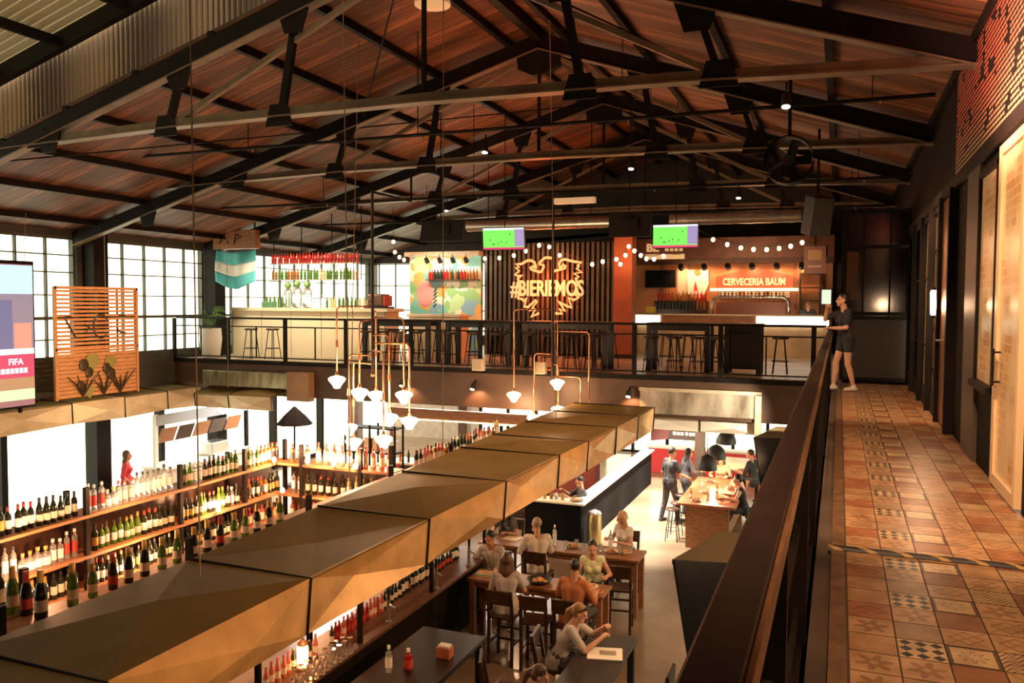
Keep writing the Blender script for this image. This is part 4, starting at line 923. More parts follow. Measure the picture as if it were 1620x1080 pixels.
def npts(E_): return [((x / 9 + 790 - 872.5) * .0186, 0, -(y / 9 + 390 - 456) * .0172) for x, y in E_]
MB().tube(npts(eagleL), .036, 8).build('neon_tube', NE, t, smooth='all'); MB().tube(npts(eagleR), .036, 8).build('neon_tube', NE, t, smooth='all')
b = MB()
for x, z in ((-.85, .5), (.8, .5), (-.7, -.45), (.75, -.45)): b.bar((x, 0, z), (x, .2, z), .02, .02)
b.build('standoff', 'steel', t)
lamp('POINT', (-7.5, 21.55, 2.0), 150, RED, .5)
t = thing('pillar', 'red orange painted pillar between ribbed wall and orange bar', 'pillar', (-5.46, 22.2, 0))
MB().box(-.25, -.25, 0, .25, .25, 3.3).build('shaft', mat('red_orange_paint', (.42, .10, .035), .55, var=.3, vs=2), t); MB().box(-.28, -.28, 0, .28, .28, .12).build('plinth', 'darkwood', t)
# ---- orange beer bar
t = thing('bar_counter', 'long beer bar counter with glowing white edge under the arched sign', 'bar counter', (-2.9, 24.4, 0))
MB().box(-2.75, -.3, 0, 2.62, .35, .92).build('front', mat('pale_bar_front', (.55, .38, .22), .45, var=.25, vs=2), t); MB().box(-2.82, -.42, 1.16, 2.66, .4, 1.2).build('counter_top', 'cream', t)
GLOW = emis('lit_edge', (1, .88, .66), 4.2)
MB().box(.75, -.40, .92, 2.64, .35, 1.16).build('light_box', GLOW, t); MB().box(-2.8, -.40, .92, -1.95, .35, 1.16).build('light_box', GLOW, t); MB().box(-1.95, -.36, .92, .75, .35, 1.16).build('front_band', 'wood', t)
t = thing('back_bar', 'orange lit back wall of the beer bar', 'back bar', (-3.2, 26.6, 0))
MB().box(-3.1, 0, 0, 3.0, .1, 2.78).build('back_panel', mat('orange_wall', (.60, .22, .075), .5, var=.25, vs=1.5), t)
MB().box(-3.15, -3.5, 2.74, 3.05, .1, 3.3).build('bulkhead', mat('brown_bulkhead', (.13, .045, .02), .6, var=.3), t)
MB().box(-3.1, -.5, 0, 3.0, 0, .95).build('back_counter', 'darkwood', t, bevel=.01)
b = MB()
for x in (-2.15, -1.27, 1.95): b.box(x - .04, -.05, .95, x + .04, 0, 2.74)
b.build('upright', 'wood', t)
MB().box(-1.62, -.06, 1.75, -1.30, -.01, 2.6).build('cream_panel', 'cream', t)
t = thing('arched_sign', 'red arched sign with cream brewery lettering over the taps', 'sign', (-2.46, 26.5, 2.0))
arc = [(-1.15, 0), (1.15, 0), (1.15, .34)] + [(1.15 * math.cos(a) if 0 else 1.15 * (1 - 2 * i / 12), .34 + .20 * math.sin(PI * i / 12)) for i, a in enumerate([0] * 13)][1:]
MB().prism(arc, (0, -.06, 0), (1, 0, 0), (0, 0, 1), (0, .06, 0)).build('board', mat('sign_red', (.42, .07, .03), .5), t)
text_mesh('CERVECERIA BAUM', .30, .015, 'lettering', 'letter', t, (0, -.08, .08), sx=.72, bold=.008)
MB().box(-1.3, -.2, -.1, 1.3, 0, -.02).build('light_shelf', emis('lit_shelf', (1, .75, .4), 3.0), t)
for i, (x, w_) in enumerate(((-3.2, .34), (-2.42, .34), (-1.68, .34))):
    t = thing('menu_board', 'dark red tap list board under the arched sign, ' + ['first from the emblem', 'the middle one', 'third from the emblem'][i], 'menu board', (x, 26.55, 1.81))
    MB().box(-w_, -.03, -.13, w_, 0, .13).build('board', mat('menu_red', (.26, .06, .03), .5), t); b = MB()
    for k in range(4):
        for q_ in range(3): b.box(-w_ + .04 + q_ * .21, -.036, .08 - k * .06, -w_ + .19 + q_ * .21, -.03, .105 - k * .06)
    b.build('text_line', 'letter', t)
t = thing('beer_tap_tower', 'arched chrome pipe tower with a row of beer taps', 'beer taps', (-2.48, 25.6, .95))
arcp = [(-1.1, 0, .0), (-1.1, 0, .55)] + [(-1.1 + .2 * (1 - math.cos(a)), 0, .55 + .2 * math.sin(a)) for a in (.5, 1.0, PI / 2)] + [(.9 + .2 * math.sin(a), 0, .55 + .2 * math.cos(a)) for a in (0, .5, 1.0, PI / 2)] + [(1.1, 0, 0)]
MB().tube(arcp, .05, 10).build('pipe', 'chrome', t, smooth='all')
for k in range(16):
    x = -.85 + k * .113; MB().cyl((x, -.05, .72), (x, -.12, .66), .016, n=6).build('tap', 'chrome', t); MB().cyl((x, -.06, .76), (x, -.05, .9), .014, .02, 6).build('tap_handle', 'darkwood', t)
MB().box(-1.0, .1, .02, 1.0, .15, .6).build('splash_board', mat('tap_red', (.3, .09, .05), .4), t)
for k in range(6):
    x = -4.6 + k * .71; t = thing('spotlight', 'black round spotlight over the beer bar back wall, %s from the black television' % nth(k + 1), 'spotlight', (x, 25.9, 2.66))
    MB().cyl((0, 0, .03), (0, 0, .09), .02).build('arm', 'black', t); MB().cyl((0, -.08, .0), (0, .08, -.06), .085, .095).build('head', 'black', t); MB().cyl((0, .08, -.06), (0, .085, -.062), .08).build('lens', emis('spot_lens2', (1, .7, .4), 8), t)
    lamp('SPOT', (x, 26.02, 2.58), 34, WARM, .05, (x, 26.6, 1.7), 2.4)
t = thing('emblem_board', 'white shield shaped board with red mark beside the tap boards', 'sign', (-4.17, 26.5, 2.12))
MB().prism([(-.32, .45), (.32, .45), (.34, .0), (.2, -.35), (0, -.48), (-.3, -.3)], (0, -.05, 0), (1, 0, 0), (0, 0, 1), (0, .05, 0)).build('board', 'white', t)
MB().prism([(-.12, -.22), (.02, -.22), (-.07, .1)], (0, -.06, 0), (1, 0, 0), (0, 0, 1), (0, .01, 0)).build('red_mark', 'l_red', t); MB().ell((.0, -.05, .36), (.1, .02, .1), 10, 8).build('gold_mark', 'l_gold', t)
def television(name, label, loc, w_, h_, rz, tilt, on, hang):
    t = thing(name, label, 'television', loc, rz)
    R_ = Matrix.Rotation(tilt, 4, 'X')
    def part(mb, nm, m_): o = mb.build(nm, m_, t); o.data.transform(R_); return o
    part(MB().box(-w_ / 2, 0, -h_ / 2, w_ / 2, .06, h_ / 2), 'housing', 'black')
    if on:
        part(MB().box(-w_ / 2 + .015, -.004, -h_ / 2 + .015, w_ / 2 - .015, 0, h_ / 2 - .015), 'pitch_picture', emis('pitch_green', (.20, .78, .10), 1.15))
        part(MB().box(-w_ / 2 + .015, -.006, -h_ / 2 + .015, w_ / 2 - .015, -.004, -h_ / 2 + .06), 'red_bar', emis('bar_red', (.75, .06, .16), 1.1))
        part(MB().box(-w_ / 2 + .015, -.006, h_ / 2 - .06, w_ / 2 - .015, -.004, h_ / 2 - .015), 'white_bar', emis('bar_white', (.8, .9, .9), 1.1))
        part(MB().box(w_ * .26, -.007, -h_ / 2 + .08, w_ / 2 - .015, -.004, h_ / 2 - .05), 'side_picture', mat('side_pic', (.1, .1, .1), .3, emit=(.42, .32, .6), es=.8, var=.2))
        b = MB(); rr = random.Random(4)
        for k in range(7): x, z = rr.uniform(-w_ * .35, w_ * .2), rr.uniform(-h_ * .3, h_ * .3); b.box(x - .008, -.008, z - .02, x + .008, -.006, z + .02)
        part(b, 'player', 'black')
    else: part(MB().box(-w_ / 2 + .02, -.004, -h_ / 2 + .02, w_ / 2 - .02, 0, h_ / 2 - .02), 'screen', 'blackgloss')
    part(MB().box(-w_ * .2, .06, -h_ * .2, w_ * .2, .1, h_ * .2), 'rear_cover', 'black')
    b = MB()
    if hang: b.bar((0, .09, 0), (0, .09, roof_z(loc[0]) - loc[2] - .03), .016, .016)
    else: b.bar((0, .08, 0), (0, .4, 0), .06, .06)
    b.build('mount', 'steel', t); return t
television('television', 'black switched off television on the beer bar back wall', (-5.3, 26.2, 2.28), .98, .56, 0, 0, False, 0)
television('television', 'hanging television showing a green football pitch before the ribbed wall', (-6.93, 17.0, 2.91), .98, .50, .08, .12, True, 1.0)
television('television', 'hanging television showing football over the gallery rail near the orange bar', (-3.2, 17.3, 2.9), .95, .50, .02, .0, True, 1.1)
television('television', 'hanging television seen from its black back near the ceiling duct', (-7.42, 15.0, 2.92), 1.0, .44, PI - .1, .25, False, 1.1)
television('television', 'black television back overlapping the football picture beside the orange bar', (-3.75, 15.6, 3.0), .8, .48, PI + .1, .1, False, 1.0)
# bottles and small things of the beer bar
t = thing('bottle_shelf', 'dark stepped shelf under the black television', 'shelf', (-4.9, 26.3, 1.0)); MB().box(-.6, -.25, 0, 1.1, .1, .32).build('lower_step', 'darkwood', t); MB().box(-.6, -.05, .32, 1.1, .1, .58).build('upper_step', 'darkwood', t)
bottle_row((-5.4, 26.12, 1.32), (-3.9, 26.12, 1.32), 15, [('wine', 'g_dark', 'l_cream', 'l_black'), ('spirit', 'g_amber', 'l_red', 'l_black')], 'on the lower step under the black television', 'bottles under the television', parts=False)
bottle_row((-5.4, 26.32, 1.58), (-3.9, 26.32, 1.58), 14, [('spirit', 'g_red', 'l_cream', 'l_black'), ('spirit', 'g_amber', 'l_cream', 'l_red')], 'on the upper step under the black television', 'bottles under the television', parts=False)
t = thing('hanging_poster', 'brown rose poster board hanging beside the orange bar', 'poster', (-.62, 23.075, 2.66)); MB().box(-.27, -.02, -.36, .27, .02, .36).build('board', mat('poster_rose', (.24, .12, .10), .6), t); MB().box(-.17, -.025, .0, .17, -.02, .26).build('picture', mat('poster_tan', (.42, .24, .12), .6), t); MB().box(-.17, -.025, -.2, .17, -.02, -.14).build('text_line', mat('poster_pale', (.5, .3, .22), .6), t); MB().bar((0, 0, .36), (0, 0, .62), .02, .02).build('hanger', 'steel', t)
t = thing('corner_shelf', 'black corner shelf with jars at the end of the orange bar', 'shelf', (-.82, 26.35, 1.6))
b = MB()
for z in (0, .38, .8): b.box(-.3, -.15, z, .3, .15, z + .03)
b.build('shelf_board', 'black', t); b = MB()
for x in (-.28, .28): b.box(x - .02, -.15, -.6, x + .02, .15, .83)
b.build('side_board', 'black', t)
for k in range(5): o = MB().lathe([(.05, 0), (.055, .02), (.055, .14), (.03, .17)], n=10).build('jar', 'g_amber', None, smooth=True); o.location = (-1.02 + .1 * k, 26.3, 2.43); tag(o, 'amber jar on the black corner shelf, %s from the taps' % nth(k + 1), 'jar', 'jars on the corner shelf')
t = thing('lit_picture', 'glowing pale framed panel behind the standing woman', 'picture', (-.36, 26.2, 1.72)); MB().box(-.16, -.03, -.24, .16, 0, .24).build('frame', 'black', t); MB().box(-.13, -.035, -.21, .13, -.03, .21).build('panel', emis('pale_panel', (.75, .85, .6), 1.0), t); MB().box(-.02, 0, -.1, .02, .35, .1).build('mount', 'steel', t)
t = thing('menu_stand', 'small yellow card stand on the lit counter end', 'card', (-5.2, 24.35, 1.2)); MB().box(-.14, -.02, 0, .14, .02, .2).build('card', mat('yellow_card', (.75, .55, .06), .5), t); MB().box(-.16, -.06, 0, .16, .06, .02).build('base', 'black', t)
t = thing('channel_letters', 'warm lit letters on the bulkhead of the orange bar, partly behind bulbs', 'sign', (-4.55, 23.02, 2.95)); text_mesh('BL', .30, .03, 'lettering', 'letter', t, (-.34, 0, .0), sx=1.1, bold=.01)
b = MB()
for k in range(4): b.box(.02 + k * .13, -.03, 0, .11 + k * .13, .03, .1)
b.build('text_line', 'letter', t); MB().box(-.55, .0, -.22, .55, .05, -.08).build('under_plate', 'letter', t)
# ---- ducts, light box, speaker, pendant lamp top
for x0, x1, nm in ((-8.72, -4.95, 'above the neon eagle'), (-3.64, -.8, 'above the orange bar')):
    t = thing('air_duct', 'round galvanised ceiling duct ' + nm, 'duct', ((x0 + x1) / 2, 19, 3.4)); h = (x1 - x0) / 2; b = MB(); n_ = 26; 
    P = [(-h + 2 * h * i / n_, 0, 0) for i in range(n_ + 1)]; b.tube(P, [.125 if i % 4 else .132 for i in range(n_ + 1)], 14); b.build('pipe', 'galv', t, smooth=True); 
    for x in (-h * .7, h * .7): MB().bar((x, 0, .12), (x, 0, roof_z((x0 + x1) / 2 + x) - 3.43), .02, .01).build('hanger', 'steel', t)
t = thing('linear_light', 'flat white box light hanging over the gallery rail', 'ceiling light', (-4.98, 16.0, 3.55)); MB().box(-.43, -.06, -.06, .43, .06, .06).build('housing', mat('warm_white_housing', (.8, .62, .42), .5, emit=(1, .6, .3), es=.25), t, bevel=.01); b = MB()
for x in (-.35, .35): b.bar((x, 0, .06), (x, 0, 1.2), .008, .008)
b.build('cable', 'black', t)
t = thing('loudspeaker', 'large black loudspeaker hanging near the end of the handrail', 'speaker', (-.35, 14.0, 2.9)); MB().cbox((0, 0, 0), (.34, .34, .62), .5, .25).build('cabinet', 'black', t, bevel=.02); MB().bar((-.12, -.2, -.28), (.0, -.18, .3), .015, .03).build('edge_trim', 'steel_light', t); MB().bar((0, 0, .3), (0, 0, 1.35), .04, .04).build('bracket', 'steel', t)
t = thing('bell_lamp', 'cream bell shaped industrial lamp hanging under the ridge, cut by the top edge', 'lamp', (-5.35, 10.47, 5.62)); MB().lathe([(.25, 0), (.255, .03), (.2, .16), (.1, .26), (.05, .3)], n=20).build('shade', mat('cream_enamel', (.72, .5, .3), .4, emit=(1, .55, .25), es=.25), t, smooth=True); MB().bar((0, 0, .28), (0, 0, .55), .03, .03).build('stem', 'steel', t)
aims = [((-4.2, 11.6, -3.2), 300), ((-4.2, 13.6, -3), 200), ((-3.0, 8.5, -2.6), 300), None, None, None, None]
for i, (x, y, z) in enumerate(((-5.2, 12.0, 4.0), (-3.4, 14.2, 3.98), (-.6, 9.8, 3.85), (-1.9, 17.0, 3.75), (-9.0, 18.4, 3.9), (-15.6, 18.6, 3.15), (-15.2, 14.2, 3.35))):
    nm = ['under the ridge before the second truss', 'on the second truss tie right of the ridge', 'near the brick mosaic wall', 'over the gallery rail near the duct', 'on the third truss tie towards the windows', 'over the flag box', 'on the column between the windows'][i]
    t = thing('spotlight', 'small lit spotlight ' + nm, 'spotlight', (x, y, z)); MB().cyl((0, 0, -.02), (0, -.04, -.16), .045, .055).build('head', 'black', t); MB().cyl((0, -.04, -.16), (0, -.042, -.168), .045).build('lens', emis('tiny_lens', (1, .8, .6), 9), t); MB().bar((0, 0, -.03), (0, 0, .12), .02, .02).build('arm', 'steel', t)
    if aims[i]: lamp('SPOT', (x, y - .05, z - .24), aims[i][1], WARM2, .06, aims[i][0], 1.5)

# added spots without fixtures for walkway, mosaic and roof, plus the ridge uplight
lamp('SPOT', (.5, 1.6, 3.9), 560, WARM2, .08, (.65, 3.9, 0), 1.5)
lamp('SPOT', (.15, 4.9, 3.8), 800, WARM2, .08, (1.1, 7.2, .6), 1.25)
lamp('SPOT', (.55, 11.6, 3.7), 460, WARM2, .08, (.6, 14.0, 0), 1.4)
lamp('SPOT', (.2, 7.2, 3.1), 480, (1, .50, .34), .08, (1.25, 7.4, 3.7), 2.2)
lamp('SPOT', (-5.2, 11.6, 4.2), 90, (1, .30, .10), .1, (-5.0, 12.4, 6.3), 2.2)
lamp('SPOT', (-8.5, 16.2, 3.9), 60, WARM, .1, (-8.0, 16.4, 6.0), 2.2)
lamp('SPOT', (-2.6, 15.8, 3.9), 50, WARM, .1, (-2.8, 16.0, 6.0), 2.2)

# unseen spots added below the walkway to brighten the golden fascia and tables
for y, e_ in ((3.0, 150), (5.3, 200), (9.9, 230), (12.8, 200)): lamp('SPOT', (-.32, y, -.42), e_, (1, .53, .20), .08, (-3.9, y - .2, -1.25), 1.75)
# bare spots added to brighten window bar, slatted panel, gallery and bright canopy
lamp('SPOT', (-13.4, 17.2, 3.2), 420, (1, .84, .58), .1, (-13.3, 19.0, .9), 2.1)
lamp('SPOT', (-11.5, 13.7, 3.75), 520, (1, .66, .36), .1, (-15.3, 13.6, .6), .85)
lamp('SPOT', (-9.0, 16.2, 3.3), 200, (1, .7, .4), .1, (-9.5, 18.6, .6), 2.0)
lamp('SPOT', (-2.4, 20.5, 2.6), 160, (1, .72, .42), .1, (-2.0, 24.1, .6), 1.9)
lamp('SPOT', (-.32, 15.3, -.36), 520, (1, .86, .66), .08, (-2.7, 17.05, -.85), .9)
# extra lights added over the bottle shelf to brighten the window wall canopy
for y in (8.2, 11.2, 14.2): lamp('SPOT', (-9.2, y, -1.0), 260, (1, .66, .36), .08, (-15.2, y + .4, -.92), .95)


t = thing('extractor_fan', 'large dark round fan drum hanging between the trusses near the mosaic wall', 'fan', (-.75, 13.2, 3.65))
b = MB().tube([(0, -.16, 0), (0, .16, 0)], .36, 22, False); b.tube([(0, -.16, 0), (0, .16, 0)], .34, 22, False); b.build('drum', 'steel', t, smooth=True)
MB().cyl((0, -.1, 0), (0, .1, 0), .08, n=12).build('hub', 'black', t)
for k in range(5):
    a = 2 * PI * k / 5; u = Vector((math.cos(a), .25, math.sin(a))); w = Vector((-math.sin(a), .5, math.cos(a))) * .07; p = Vector((math.cos(a), 0, math.sin(a)))
    q = [p * .07 - w, p * .07 + w, p * .32 + w, p * .32 - w]; MB().add(q + [v + Vector((0, .008, 0)) for v in q], [(0, 1, 2, 3), (7, 6, 5, 4), (0, 4, 5, 1), (1, 5, 6, 2), (2, 6, 7, 3), (3, 7, 4, 0)]).build('blade', 'black', t)
MB().bar((0, 0, .34), (0, 0, roof_z(-.75) - 3.68), .05, .05).build('bracket', 'steel', t)

for i, (y, z, x0, x1) in enumerate(((16.1, 3.74, -15.6, 1.1), (20.4, 3.72, -15.0, 1.0), (12.1, 4.22, -14.0, 1.1))):
    t = thing('ceiling_pipe', 'thin dark service pipe running across the hall, ' + ['over the gallery rail', 'over the bars behind', 'before the second truss'][i], 'pipe', ((x0 + x1) / 2, y, z)); h = (x1 - x0) / 2
    MB().cyl((-h, 0, 0), (h, 0, 0), .028, n=8).build('pipe', 'steel', t, smooth=True)
    for k in range(5):
        x = -h * .9 + h * .45 * k; MB().bar((x, 0, 0), (x, 0, roof_z((x0 + x1) / 2 + x) - z), .012, .012).build('hanger', 'steel', t)
        MB().cyl((x + .1, 0, 0), (x + .1, 0, -.07), .012, n=6).build('nozzle', 'chrome', t)
# ------------------------------------------------------------------ island bar on the ground floor: shelves, bottles, pendant pipes
LV = [-1.12, -1.62, -2.05]
def shelf_tower(label, x0, x1, y0, y1, posts, levels, along, extra=None):
    t = thing('bottle_shelf', label, 'shelf')
    for z in levels: MB().box(x0, y0, z - .04, x1, y1, z).build('shelf_board', 'shelfwood' if along == 'y' else 'wood', t, bevel=.004)
    for px, py, top in posts: MB().box(px - .028, py - .028, ZG, px + .028, py + .028, top).build('post', 'steel', t)
    for q in extra or []: MB().box(*q).build('back_panel', 'darkwood', t)
    return t
shelf_tower('long tall bottle shelf of the island bar, on the window side', -8.86, -8.48, 4.3, 11.4, [(-8.51, y, -.78) for y in (4.35, 5.85, 7.4, 8.95, 10.3, 11.3)] + [(-8.84, y, -.85) for y in (4.35, 7.4, 10.3)], LV, 'y', [(-8.875, 4.3, -2.6, -8.862, 11.4, -1.2)])
shelf_tower('tall bottle shelf crossing the island bar at the far end', -8.46, -6.32, 11.03, 11.4, [(-8.0, 11.05, -.8), (-6.9, 11.05, -.78), (-6.35, 11.05, -.7)], LV, 'x', [(-8.46, 11.402, -2.6, -6.32, 11.415, -1.2)])
shelf_tower('tall bottle shelf crossing the island bar at the near end', -8.46, -6.3, 4.66, 5.0, [(-6.47, 4.98, -.8), (-7.6, 4.98, -.8)], LV[:1] + [-1.3], 'x')
shelf_tower('long tall bottle shelf of the island bar, hidden behind the fascia canopy', -6.28, -5.95, 4.3, 14.9, [(-5.98, y, -.86) for y in (4.4, 6.4, 8.4, 10.4, 12.4, 14.6)], LV, 'y')
DARK = [('wine', 'g_dark', 'l_cream', 'l_black'), ('wine', 'g_dark', 'l_white', 'l_red'), ('burgundy', 'g_dark', 'l_cream', 'l_black'), ('wine', 'g_dark', 'l_gold', 'l_black'), ('burgundy', 'g_dark', 'l_cream', 'l_gold')]
GREEN = [('burgundy', 'g_green', 'l_cream', 'l_gold'), ('wine', 'g_green', 'l_white', 'l_black'), ('wine', 'g_green', 'l_cream', 'l_green')]
CLEAR = [('spirit', 'g_clear', 'l_white', 'l_white'), ('tall', 'g_clear', 'l_white', 'l_black'), ('tall', 'g_clear', 'l_red', 'l_white'), ('squat', 'g_clear', 'l_white', 'l_gold'), ('spirit', 'g_clear', 'l_cream', 'l_red')]
AMB = [('spirit', 'g_amber', 'l_cream', 'l_black'), ('squat', 'g_amber', 'l_gold', 'l_black'), ('tall', 'g_pale', 'l_cream', 'l_gold'), ('spirit', 'g_amber', 'l_black', 'l_red')]
PINK = [('spirit', 'g_pink', 'l_cream', 'l_red'), ('spirit', 'g_red', 'l_cream', 'l_red'), ('wine', 'g_pink', 'l_cream', 'l_red')]
CHAMP = [('champagne', 'g_dark', 'l_cream', 'l_gold'), ('champagne', 'g_dark', 'l_white', 'l_gold'), ('champagne', 'g_dark', 'l_red', 'l_red'), ('champagne', 'g_green', 'l_cream', 'l_gold')]
X_ = -8.6
def seg(y0, y1, z, styles, where, group, pitch=.094, x=X_, run=4, **k):
    n = int(abs(y1 - y0) / pitch) + 1; bottle_row((x, y0, z), (x, y1, z), n, styles, where, group, run=run, **k)
g1, g2, g3 = 'bottles on the top board of the window side shelf', 'bottles on the middle board of the window side shelf', 'bottles on the lowest board of the window side shelf'
seg(5.7, 7.3, LV[0], DARK + CLEAR[:1], 'before second post, top board, window shelf', g1)
seg(7.5, 8.85, LV[0], CLEAR, 'past second post, top board, window shelf', g1)
seg(9.05, 10.2, LV[0], DARK[:2] + GREEN + CLEAR[:2], 'past third post, top board, window shelf', g1, run=2)
seg(10.4, 11.2, LV[0], AMB + CLEAR[:1] + GREEN[:1], 'far corner, top board, window shelf', g1, run=2)
seg(5.9, 7.3, LV[1], CLEAR, 'before second post, middle board, window shelf', g2)
seg(7.5, 8.85, LV[1], DARK + GREEN + GREEN, 'past second post, middle board, window shelf', g2)
seg(9.05, 10.2, LV[1], DARK + GREEN + CLEAR[:1], 'past third post, middle board, window shelf', g2, run=2)
seg(10.4, 11.2, LV[1], DARK + AMB, 'far corner, middle board, window shelf', g2, run=2)
seg(6.4, 7.3, LV[2], DARK[:3] + CHAMP[:2], 'before second post, lowest board, window shelf', g3)
seg(7.5, 8.85, LV[2], DARK, 'past second post, lowest board, window shelf', g3)
seg(9.05, 10.2, LV[2], DARK + AMB + GREEN[:1], 'past third post, lowest board, window shelf', g3, run=2)
seg(10.4, 11.2, LV[2], AMB + PINK, 'far corner, lowest board, window shelf', g3, run=2)
def xrow(x0, x1, y, z, styles, where, group, pitch=.105, **k):
    n = int(abs(x1 - x0) / pitch) + 1; bottle_row((x0, y, z), (x1, y, z), n, styles, where, group, **k)
xrow(-8.25, -7.95, 11.17, LV[0], AMB, 'on far cross shelf before its first post', 'amber bottles on the far cross shelf')
xrow(-7.75, -6.45, 11.17, LV[0], PINK, 'on top of the far cross shelf', 'pink and red bottles on the far cross shelf', .135, run=7, smin=1.08, smax=1.14)
xrow(-8.25, -6.5, 11.17, LV[1], DARK + CLEAR[:2] + AMB, 'middle board of far cross shelf', 'bottles on the far cross shelf', .13, run=2)
xrow(-8.25, -7.2, 11.17, LV[2], DARK + PINK, 'lowest board of far cross shelf', 'bottles on the far cross shelf', .13, run=2)
xrow(-6.98, -6.56, 4.83, LV[0], DARK[:1] + DARK[2:3], 'on the near cross shelf before its end post', 'bottles on the near cross shelf', .12, smin=1.1, smax=1.15)
xrow(-6.4, -6.08, 4.83, LV[0], CHAMP, 'on the near cross shelf past its end post', 'bottles on the near cross shelf', .115, run=1, smin=1.12, smax=1.2)
seg(5.15, 8.0, LV[0], CHAMP, 'peeking over the canopy from its near end', 'champagne bottles peeking over the canopy', .2, -6.1, 2)
seg(11.4, 14.7, LV[0], DARK + AMB + PINK + CLEAR[:1], 'on the top board beyond the pendant lamps', 'bottles beyond the pendant lamps', .125, -6.1, 2)
# service counter facing the tables
t = thing('bar_counter', 'dark bar counter with wooden top under the golden fascia', 'bar counter', (-5.72, 8.6, ZG))
MB().box(-.18, -4.1, 0, .25, 4.0, 1.01).build('front', mat('matt_dark_front', (.012, .008, .006), .7, spec=.1), t); MB().box(-.19, -4.15, 1.01, .46, 4.05, 1.06).build('counter_top', mat('brown_counter_top', (.13, .055, .025), .4, var=.4, vs=6, vstretch=(9, 1, 9)), t, bevel=.006)
MB().box(.25, -4.1, .12, .30, 4.0, .16).build('foot_rail', 'steel', t)
b = MB()
for k in range(5): b.box(.36, -3.9 + k * 1.9, 1.06, .41, -3.85 + k * 1.9, 2.0)
b.box(.3, -3.95, 1.96, .42, 3.9, 2.0); b.build('overshelf_frame', 'steel', t)
REDS = [('beer', 'g_red', 'l_red', 'l_red'), ('beer', 'g_dark', 'l_red', 'l_black'), ('beer', 'g_pink', 'l_cream', 'l_red'), ('beer', 'g_dark', 'l_cream', 'l_gold')]
seg(7.1, 8.0, -2.638, REDS[1:], 'on the dark counter before the table lantern', 'small bottles on the dark counter', .095, -5.62, 2)
seg(8.35, 9.6, -2.638, REDS, 'on the dark counter past the table lantern', 'small bottles on the dark counter', .085, -5.62, 2)
seg(9.75, 12.0, -2.638, REDS[1:2] + REDS[3:] + DARK[:2], 'on the dark counter towards the tables', 'small bottles on the dark counter', .1, -5.66, 2)
def glass_proto():
    o = MB().lathe([(.034, 0), (.038, .012), (.040, .05), (.034, .085), (.008, .105), (.005, .11), (.005, .18), (.03, .19), (.033, .194)], n=12).build('wine_glass', mat('glass_ware', (.95, .93, .9), .04, trans=.9), smooth=True); return o
G0 = glass_proto(); k = 0
for r in range(2):
    for c in range(9):
        o = G0 if k == 0 else G0.copy()
        if k: COL.objects.link(o)
        o.location = (-5.36 + r * .09, 7.25 + c * .115 + .03 * r, -2.638); tag(o, 'upturned wine glass on the dark counter, %s row, %s from the lantern end' % (nth(r + 1), nth(9 - c)), 'wine glass', 'upturned glasses'); k += 1
t = thing('table_lantern', 'small glowing glass lantern on the dark counter under the canopy', 'lamp', (-5.52, 7.62, -2.638))
MB().lathe([(.05, .05), (.06, .07), (.065, .26), (.05, .29)], n=12).build('glass_shade', emis('lantern_warm', (1, .45, .14), 9), t, smooth=True); b = MB().lathe([(.07, 0), (.07, .04), (.05, .05)], n=12); b.build('base', 'copper', t); MB().lathe([(.055, .29), (.06, .31), (.02, .35)], n=12).build('cap', 'copper', t)
lamp('POINT', (-5.40, 7.5, -2.25), 6, WARM, .05)
for i, y in enumerate((9.2, 10.55, 11.7)):
    t = thing('beer_tap', 'shiny beer tap on the counter edge, %s from the lantern' % nth(i + 1), 'beer tap', (-5.33, y, -2.638)); MB().lathe([(.045, 0), (.045, .02), (.025, .04), (.025, .28), (.03, .3)], n=10).build('column', 'chrome', t, smooth=True); MB().cyl((0, 0, .24), (.1, 0, .2), .013).build('spout', 'chrome', t); MB().cyl((0, 0, .3), (.0, .0, .45), .018, .028, 8).build('handle', 'black', t)
# small dark side table in front with jars
def plain_table(label, x0, x1, y0, y1, z, m_='wood', leg='darkwood', apron=True, th=.045, legw=.08):
    t = thing('dining_table', label, 'table', ((x0 + x1) / 2, (y0 + y1) / 2, ZG)); X, Y, h = (x1 - x0) / 2, (y1 - y0) / 2, z - ZG
    MB().box(-X, -Y, h - th, X, Y, h).build('tabletop', m_, t, bevel=.006)
    if apron:
        b = MB()
        for s in (-1, 1): b.box(-X + .06, s * (Y - .09) - .012, h - .15, X - .06, s * (Y - .09) + .012, h - th); b.box(s * (X - .09) - .012, -Y + .06, h - .15, s * (X - .09) + .012, Y - .06, h - th)
        b.build('apron', leg, t)
    for sx in (-1, 1):
        for sy in (-1, 1): MB().cbox((sx * (X - .07), sy * (Y - .07), (h - th) / 2), (legw, legw, h - th)).build('leg', leg, t)
    return t
M['blacktable'] = mat('black_table_top', (.018, .012, .008), .38, var=.3, vs=3)
plain_table('black topped table closest to the counter, mostly empty', -4.98, -4.08, 7.4, 9.5, -2.74, 'blacktable', 'black')
bottle((-4.55, 8.3, -2.738), 'squat', 'g_red', 'l_red', 'l_white', 'red sauce bottle on the black table by the counter', None); bottle((-4.72, 8.15, -2.738), 'spirit', 'g_clear', 'l_white', 'l_white', 'clear cruet bottle on the black table by the counter', None)
t = thing('napkin_box', 'small orange wooden box on the black table by the counter', 'box', (-4.3, 8.75, -2.739)); MB().box(-.09, -.07, 0, .09, .07, .13).build('body', mat('orange_box', (.42, .13, .06), .45), t, bevel=.008); MB().box(-.07, -.05, .13, .07, .05, .15).build('napkin', 'white', t)
